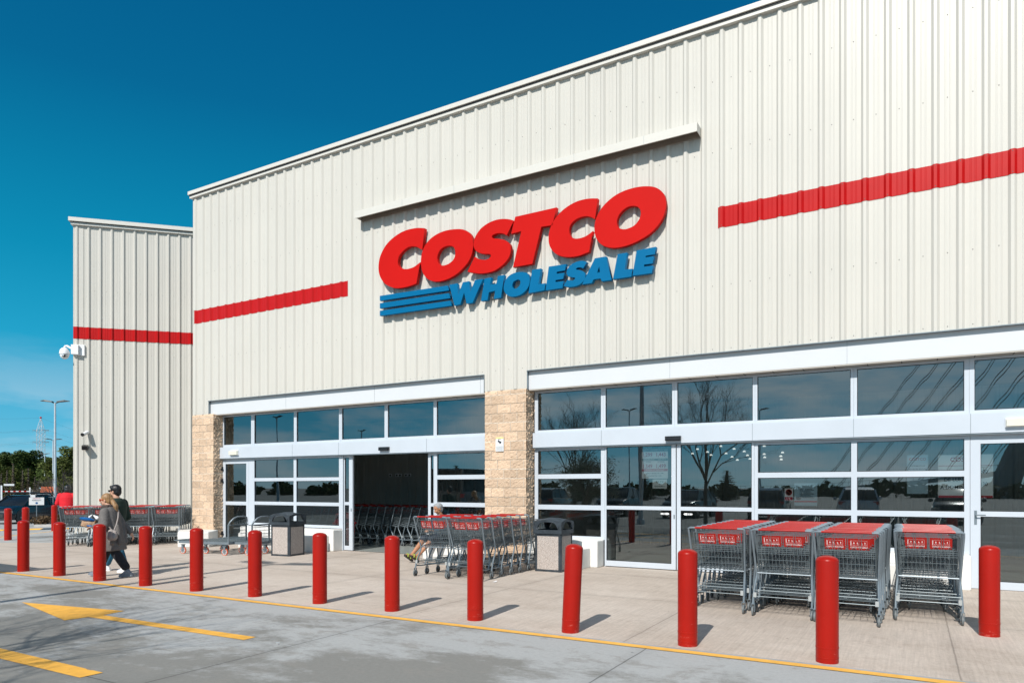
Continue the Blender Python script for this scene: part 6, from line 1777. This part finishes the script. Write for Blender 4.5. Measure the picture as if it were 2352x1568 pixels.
for s in (-1, 1):
    q = hd + V(s * .033 - .01, .088, .008); mb.lathe([(.024, -.003), (.024, .003)], 12, q, 0, axis='y'); mb.tube([hd + V(s * .066, .075, .012), hd + V(s * .084, -.005, .010)], .005, 5, 1)
    mb.lathe([(.024, -.005), (.030, -.003), (.030, .003), (.024, .005)], 14, q, 1, axis='y')
mb.build('sunglasses', [M['black'], M['orange']], t)
# bag strap and bag
t_ = t2 = thing('shoulder_bag', 'small beige shoulder bag hanging at the back of the person in grey', 'bag', (-12.42, -5.67, 0), R(122)); lean(t_)
mb = MB(); mb.cap(V(-.285, -.16, .86), .055, V(-.30, -.16, .76), .065); mb.cap(V(-.27, -.21, .84), .05, V(-.29, -.21, .76), .06); remesh(mb, 'pouch', M['bag'], t2, .009, 3)
mb = MB(); mb.tube([V(.10, -.05, 1.335), V(.06, -.145, 1.26), V(-.06, -.19, 1.12), V(-.19, -.215, .98), V(-.265, -.20, .88)], .013, 6); mb.tube([V(-.26, -.16, .90), V(-.28, -.13, .96)], .013, 6); mb.build('strap', M['bag'], t2, smooth=True)
t_ = t3 = thing('snack_bag', 'blue and white snack bag with brown contents held by the person in grey', 'snack bag', (-12.42, -5.67, 0), R(122)); lean(t_)
mb = MB()
mb.ell(V(-.10, .33, 1.05), (.075, .12, .085), 14, 10, (.2, .3, 0)); mb.rbox(V(-.10, .33, 1.05), (.10, .24, .15), (.25, .2, .1)); remesh(mb, 'pouch', M['nuts'], t3, .010, 2)
mb = MB(); mb.ell(V(-.115, .345, 1.125), (.085, .15, .040), 12, 8, (.25, .2, .1)); mb.ell(V(-.15, .29, 1.0), (.035, .085, .022), 12, 8, (.3, .2, 0)); mb.build('blue_print', M['blue'], t3, smooth=True)
mb = MB(); mb.cap(V(-.12, .30, 1.17), .022, V(-.12, .25, 1.21), .006); mb.cap(V(-.10, .17, 1.14), .034, V(-.10, .23, 1.19), .012); mb.build('white_top', M['white'], t3)

# man behind her
t = thing('person', 'dark haired person in dark green jumper and blue jeans behind the one in grey', 'person', (-13.15, -5.20, 0), R(112)); t.scale = (.955, .955, .955)
body = MB(); hd = V(0, .03, 1.60); fw = V(-.05, 1, -.02); head(body, hd, fw)
body.cap(V(0, -.02, 1.40), .06, V(0, .01, 1.52), .058); body.cap(V(-.12, 0, 1.36), .085, V(.12, 0, 1.36), .085); body.cap(V(0, 0, 1.3), .145, V(0, 0, 1.0), .13)
for s in (-1, 1):
    body.cap(V(s * .20, 0, 1.36), .055, V(s * .25, -.05, 1.08), .045); body.cap(V(s * .25, -.05, 1.08), .042, V(s * .23, .16, .95), .03); hand(body, V(s * .23, .16, .95), V(0, 1, -.2), s, .6)
    fy = .30 if s > 0 else -.26
    body.cap(V(s * .10, 0, .92), .09, V(s * .10, fy * .45, .50), .06); body.cap(V(s * .10, fy * .45, .50), .055, V(s * .10, fy, .12), .036)
remesh(body, 'body', M['skin'], t, .0095, 3); eyes(t, hd, fw)
mb = MB(); mb.loft([((0, 0, .90), .20, .15), ((0, 0, 1.1), .21, .15), ((0, 0, 1.3), .235, .155), ((0, 0, 1.41), .20, .125), ((0, 0, 1.47), .10, .08)])
for s in (-1, 1): mb.cap(V(s * .20, 0, 1.37), .085, V(s * .26, -.05, 1.08), .068); mb.cap(V(s * .26, -.05, 1.08), .066, V(s * .235, .14, .96), .048)
remesh(mb, 'jumper', M['green'], t, .012, 3)
mb = MB()
for s in (-1, 1):
    fy = .30 if s > 0 else -.26
    mb.cap(V(s * .09, 0, .90), .12, V(s * .10, fy * .45, .50), .085); mb.cap(V(s * .10, fy * .45, .50), .085, V(s * .10, fy * .93, .17), .07)
remesh(mb, 'jeans', M['jeans'], t, .012, 3)
for s in (-1, 1):
    fy = .30 if s > 0 else -.26; a = V(s * .10, fy, .10); mb = MB(); shoe(mb, a, V(0, 1, 0)); sh = remesh(mb, 'shoe', M['hat'], t, .009, 2); sole(sh, a, V(0, 1, 0), M['white'])
mb = MB(); mb.ell(hd + V(0, -.02, .045), (.090, .108, .098), 16, 12); mb.ell(hd + V(0, -.06, -.01), (.082, .065, .085)); mb.cap(hd + V(-.04, .05, .09), .035, hd + V(.04, .05, .09), .035); remesh(mb, 'hair', M['blackhair'], t, .010, 2)
mb = MB(); mb.box(hd.x - .07, hd.x + .07, hd.y + .088, hd.y + .098, hd.z - .008, hd.z + .03)
for s in (-1, 1): mb.tube([hd + V(s * .07, .09, .015), hd + V(s * .085, 0, .012)], .004, 5)
mb.build('sunglasses', M['black'], t)

# person in red at the wing corner
px0, py0 = cam_pt(153, 25)
t = thing('person', 'black haired person in a red jacket seen from behind at the wing corner', 'person', (px0, py0, 0), R(52)); t.scale = (1.04, 1.04, 1.04)
body = MB(); hd = V(.02, .05, 1.50); fw = V(.2, 1, -.15); head(body, hd, fw)
body.cap(V(0, 0, 1.30), .055, V(0, .03, 1.42), .055); body.cap(V(-.12, 0, 1.26), .08, V(.12, 0, 1.26), .08); body.cap(V(0, 0, 1.2), .14, V(0, 0, .95), .13)
for s in (-1, 1):
    body.cap(V(s * .19, 0, 1.26), .055, V(s * .27, .02, 1.0), .045); body.cap(V(s * .27, .02, 1.0), .042, V(s * .22, .26, .98), .03); hand(body, V(s * .22, .26, .98), V(0, 1, .1), -s, .9)
    body.cap(V(s * .10, 0, .86), .09, V(s * .10, .06 * s, .48), .06); body.cap(V(s * .10, .06 * s, .48), .055, V(s * .10, .12 * s, .12), .036)
remesh(body, 'body', M['skin'], t, .010, 3); eyes(t, hd, fw)
mb = MB(); mb.loft([((0, 0, .82), .20, .15), ((0, 0, 1.0), .215, .155), ((0, 0, 1.2), .235, .155), ((0, 0, 1.31), .20, .125), ((0, 0, 1.37), .10, .08)])
for s in (-1, 1): mb.cap(V(s * .19, 0, 1.27), .09, V(s * .28, .02, 1.0), .075); mb.cap(V(s * .28, .02, 1.0), .072, V(s * .225, .22, .98), .052)
remesh(mb, 'jacket', M['redcl'], t, .012, 3)
mb = MB()
for s in (-1, 1): mb.cap(V(s * .09, 0, .86), .12, V(s * .10, .06 * s, .48), .085); mb.cap(V(s * .10, .06 * s, .48), .08, V(s * .10, .11 * s, .15), .065)
remesh(mb, 'trousers', M['jeansd'], t, .012, 3)
for s in (-1, 1): mb = MB(); shoe(mb, V(s * .10, .12 * s, .10), V(0, 1, 0)); remesh(mb, 'shoe', M['rubber'], t, .010, 2)
mb = MB(); mb.ell(hd + V(0, -.025, .03), (.098, .112, .11), 16, 12); mb.ell(hd + V(0, -.06, -.05), (.092, .085, .11)); mb.cap(hd + V(0, -.03, -.05), .085, hd + V(0, -.04, -.15), .07); remesh(mb, 'hair', M['blackhair'], t, .010, 2)
mb = MB(); mb.cap(V(-.07, .0, 1.345), .05, V(.07, 0, 1.345), .05); remesh(mb, 'collar', M['rubber'], t, .010, 2)
dup(ct, (px0 - .43, py0 + .42, 0), R(52), 'shopping cart pushed by the person in the red jacket')

# man seated on the bench step behind the smaller cart group
t = thing('person', 'grey haired person seated on the bench step behind the carts, legs stretched out in sandals', 'person', (-8.98, -.42, 0), R(167))
body = MB(); hd = V(.0, .12, 1.14); fw = V(.15, 1, -.55); head(body, hd, fw)
body.cap(V(0, .0, .92), .06, V(0, .08, 1.05), .055); body.cap(V(-.13, -.02, .88), .08, V(.13, -.02, .88), .08); body.cap(V(0, -.03, .85), .15, V(0, -.06, .55), .14)
for s in (-1, 1):
    body.cap(V(s * .21, 0, .88), .055, V(s * .25, .10, .64), .045); body.cap(V(s * .25, .10, .64), .042, V(s * .08, .32, .66), .03); hand(body, V(s * .08, .32, .66), V(-s * .4, 1, .3), -s, .7)
    k = V(s * .13, .42, .47); a = V(s * .10, .78, .16)
    body.cap(V(s * .10, -.05, .50), .095, k, .065); body.cap(k, .062, a, .036); shoe(body, a, V(0, 1, 0), pitch=.6)
remesh(body, 'body', M['skin2'], t, .0095, 3); eyes(t, hd, V(.15, 1, -.2))
mb = MB(); mb.loft([((0, -.06, .45), .20, .16), ((0, -.05, .6), .20, .16), ((0, -.03, .8), .225, .155), ((0, -.01, .92), .19, .12), ((0, .01, .985), .10, .085)])
for s in (-1, 1): mb.cap(V(s * .21, 0, .89), .085, V(s * .26, .10, .65), .07); mb.cap(V(s * .26, .10, .65), .066, V(s * .11, .28, .655), .05)
remesh(mb, 'jacket', mat('blue_jacket', (.02, .06, .11), .8, 0, .3, 12), t, .012, 3)
mb = MB()
for s in (-1, 1): mb.cap(V(s * .10, -.05, .50), .115, V(s * .13, .42, .49), .085)
remesh(mb, 'shorts', M['shoenavy'], t, .012, 3)
for s in (-1, 1):
    a = V(s * .10, .78, .16); so = sole(t, a, V(0, 1, 0), M['rubber'], .6); so.name = 'sandal'
    dd = V(0, math.cos(.6), math.sin(.6)); uu = V(0, -math.sin(.6), math.cos(.6)); mb = MB()
    for q in (.02, .10): mb.tube([a - uu * .09 + dd * q + V(-.05, 0, 0), a - uu * .02 + dd * q + V(-.03, 0, 0), a - uu * .015 + dd * q + V(.03, 0, 0), a - uu * .09 + dd * q + V(.05, 0, 0)], .014, 6)
    mb.build('strap', mat('sandal_green', (.30, .38, .05), .6), so)
mb = MB(); mb.ell(hd + V(0, -.015, .045), (.090, .104, .085), 16, 12); mb.ell(hd + V(0, -.055, .0), (.084, .07, .09)); mb.ell(hd + V(.01, .03, .065), (.075, .07, .05)); remesh(mb, 'hair', M['greyhair'], t, .010, 2)
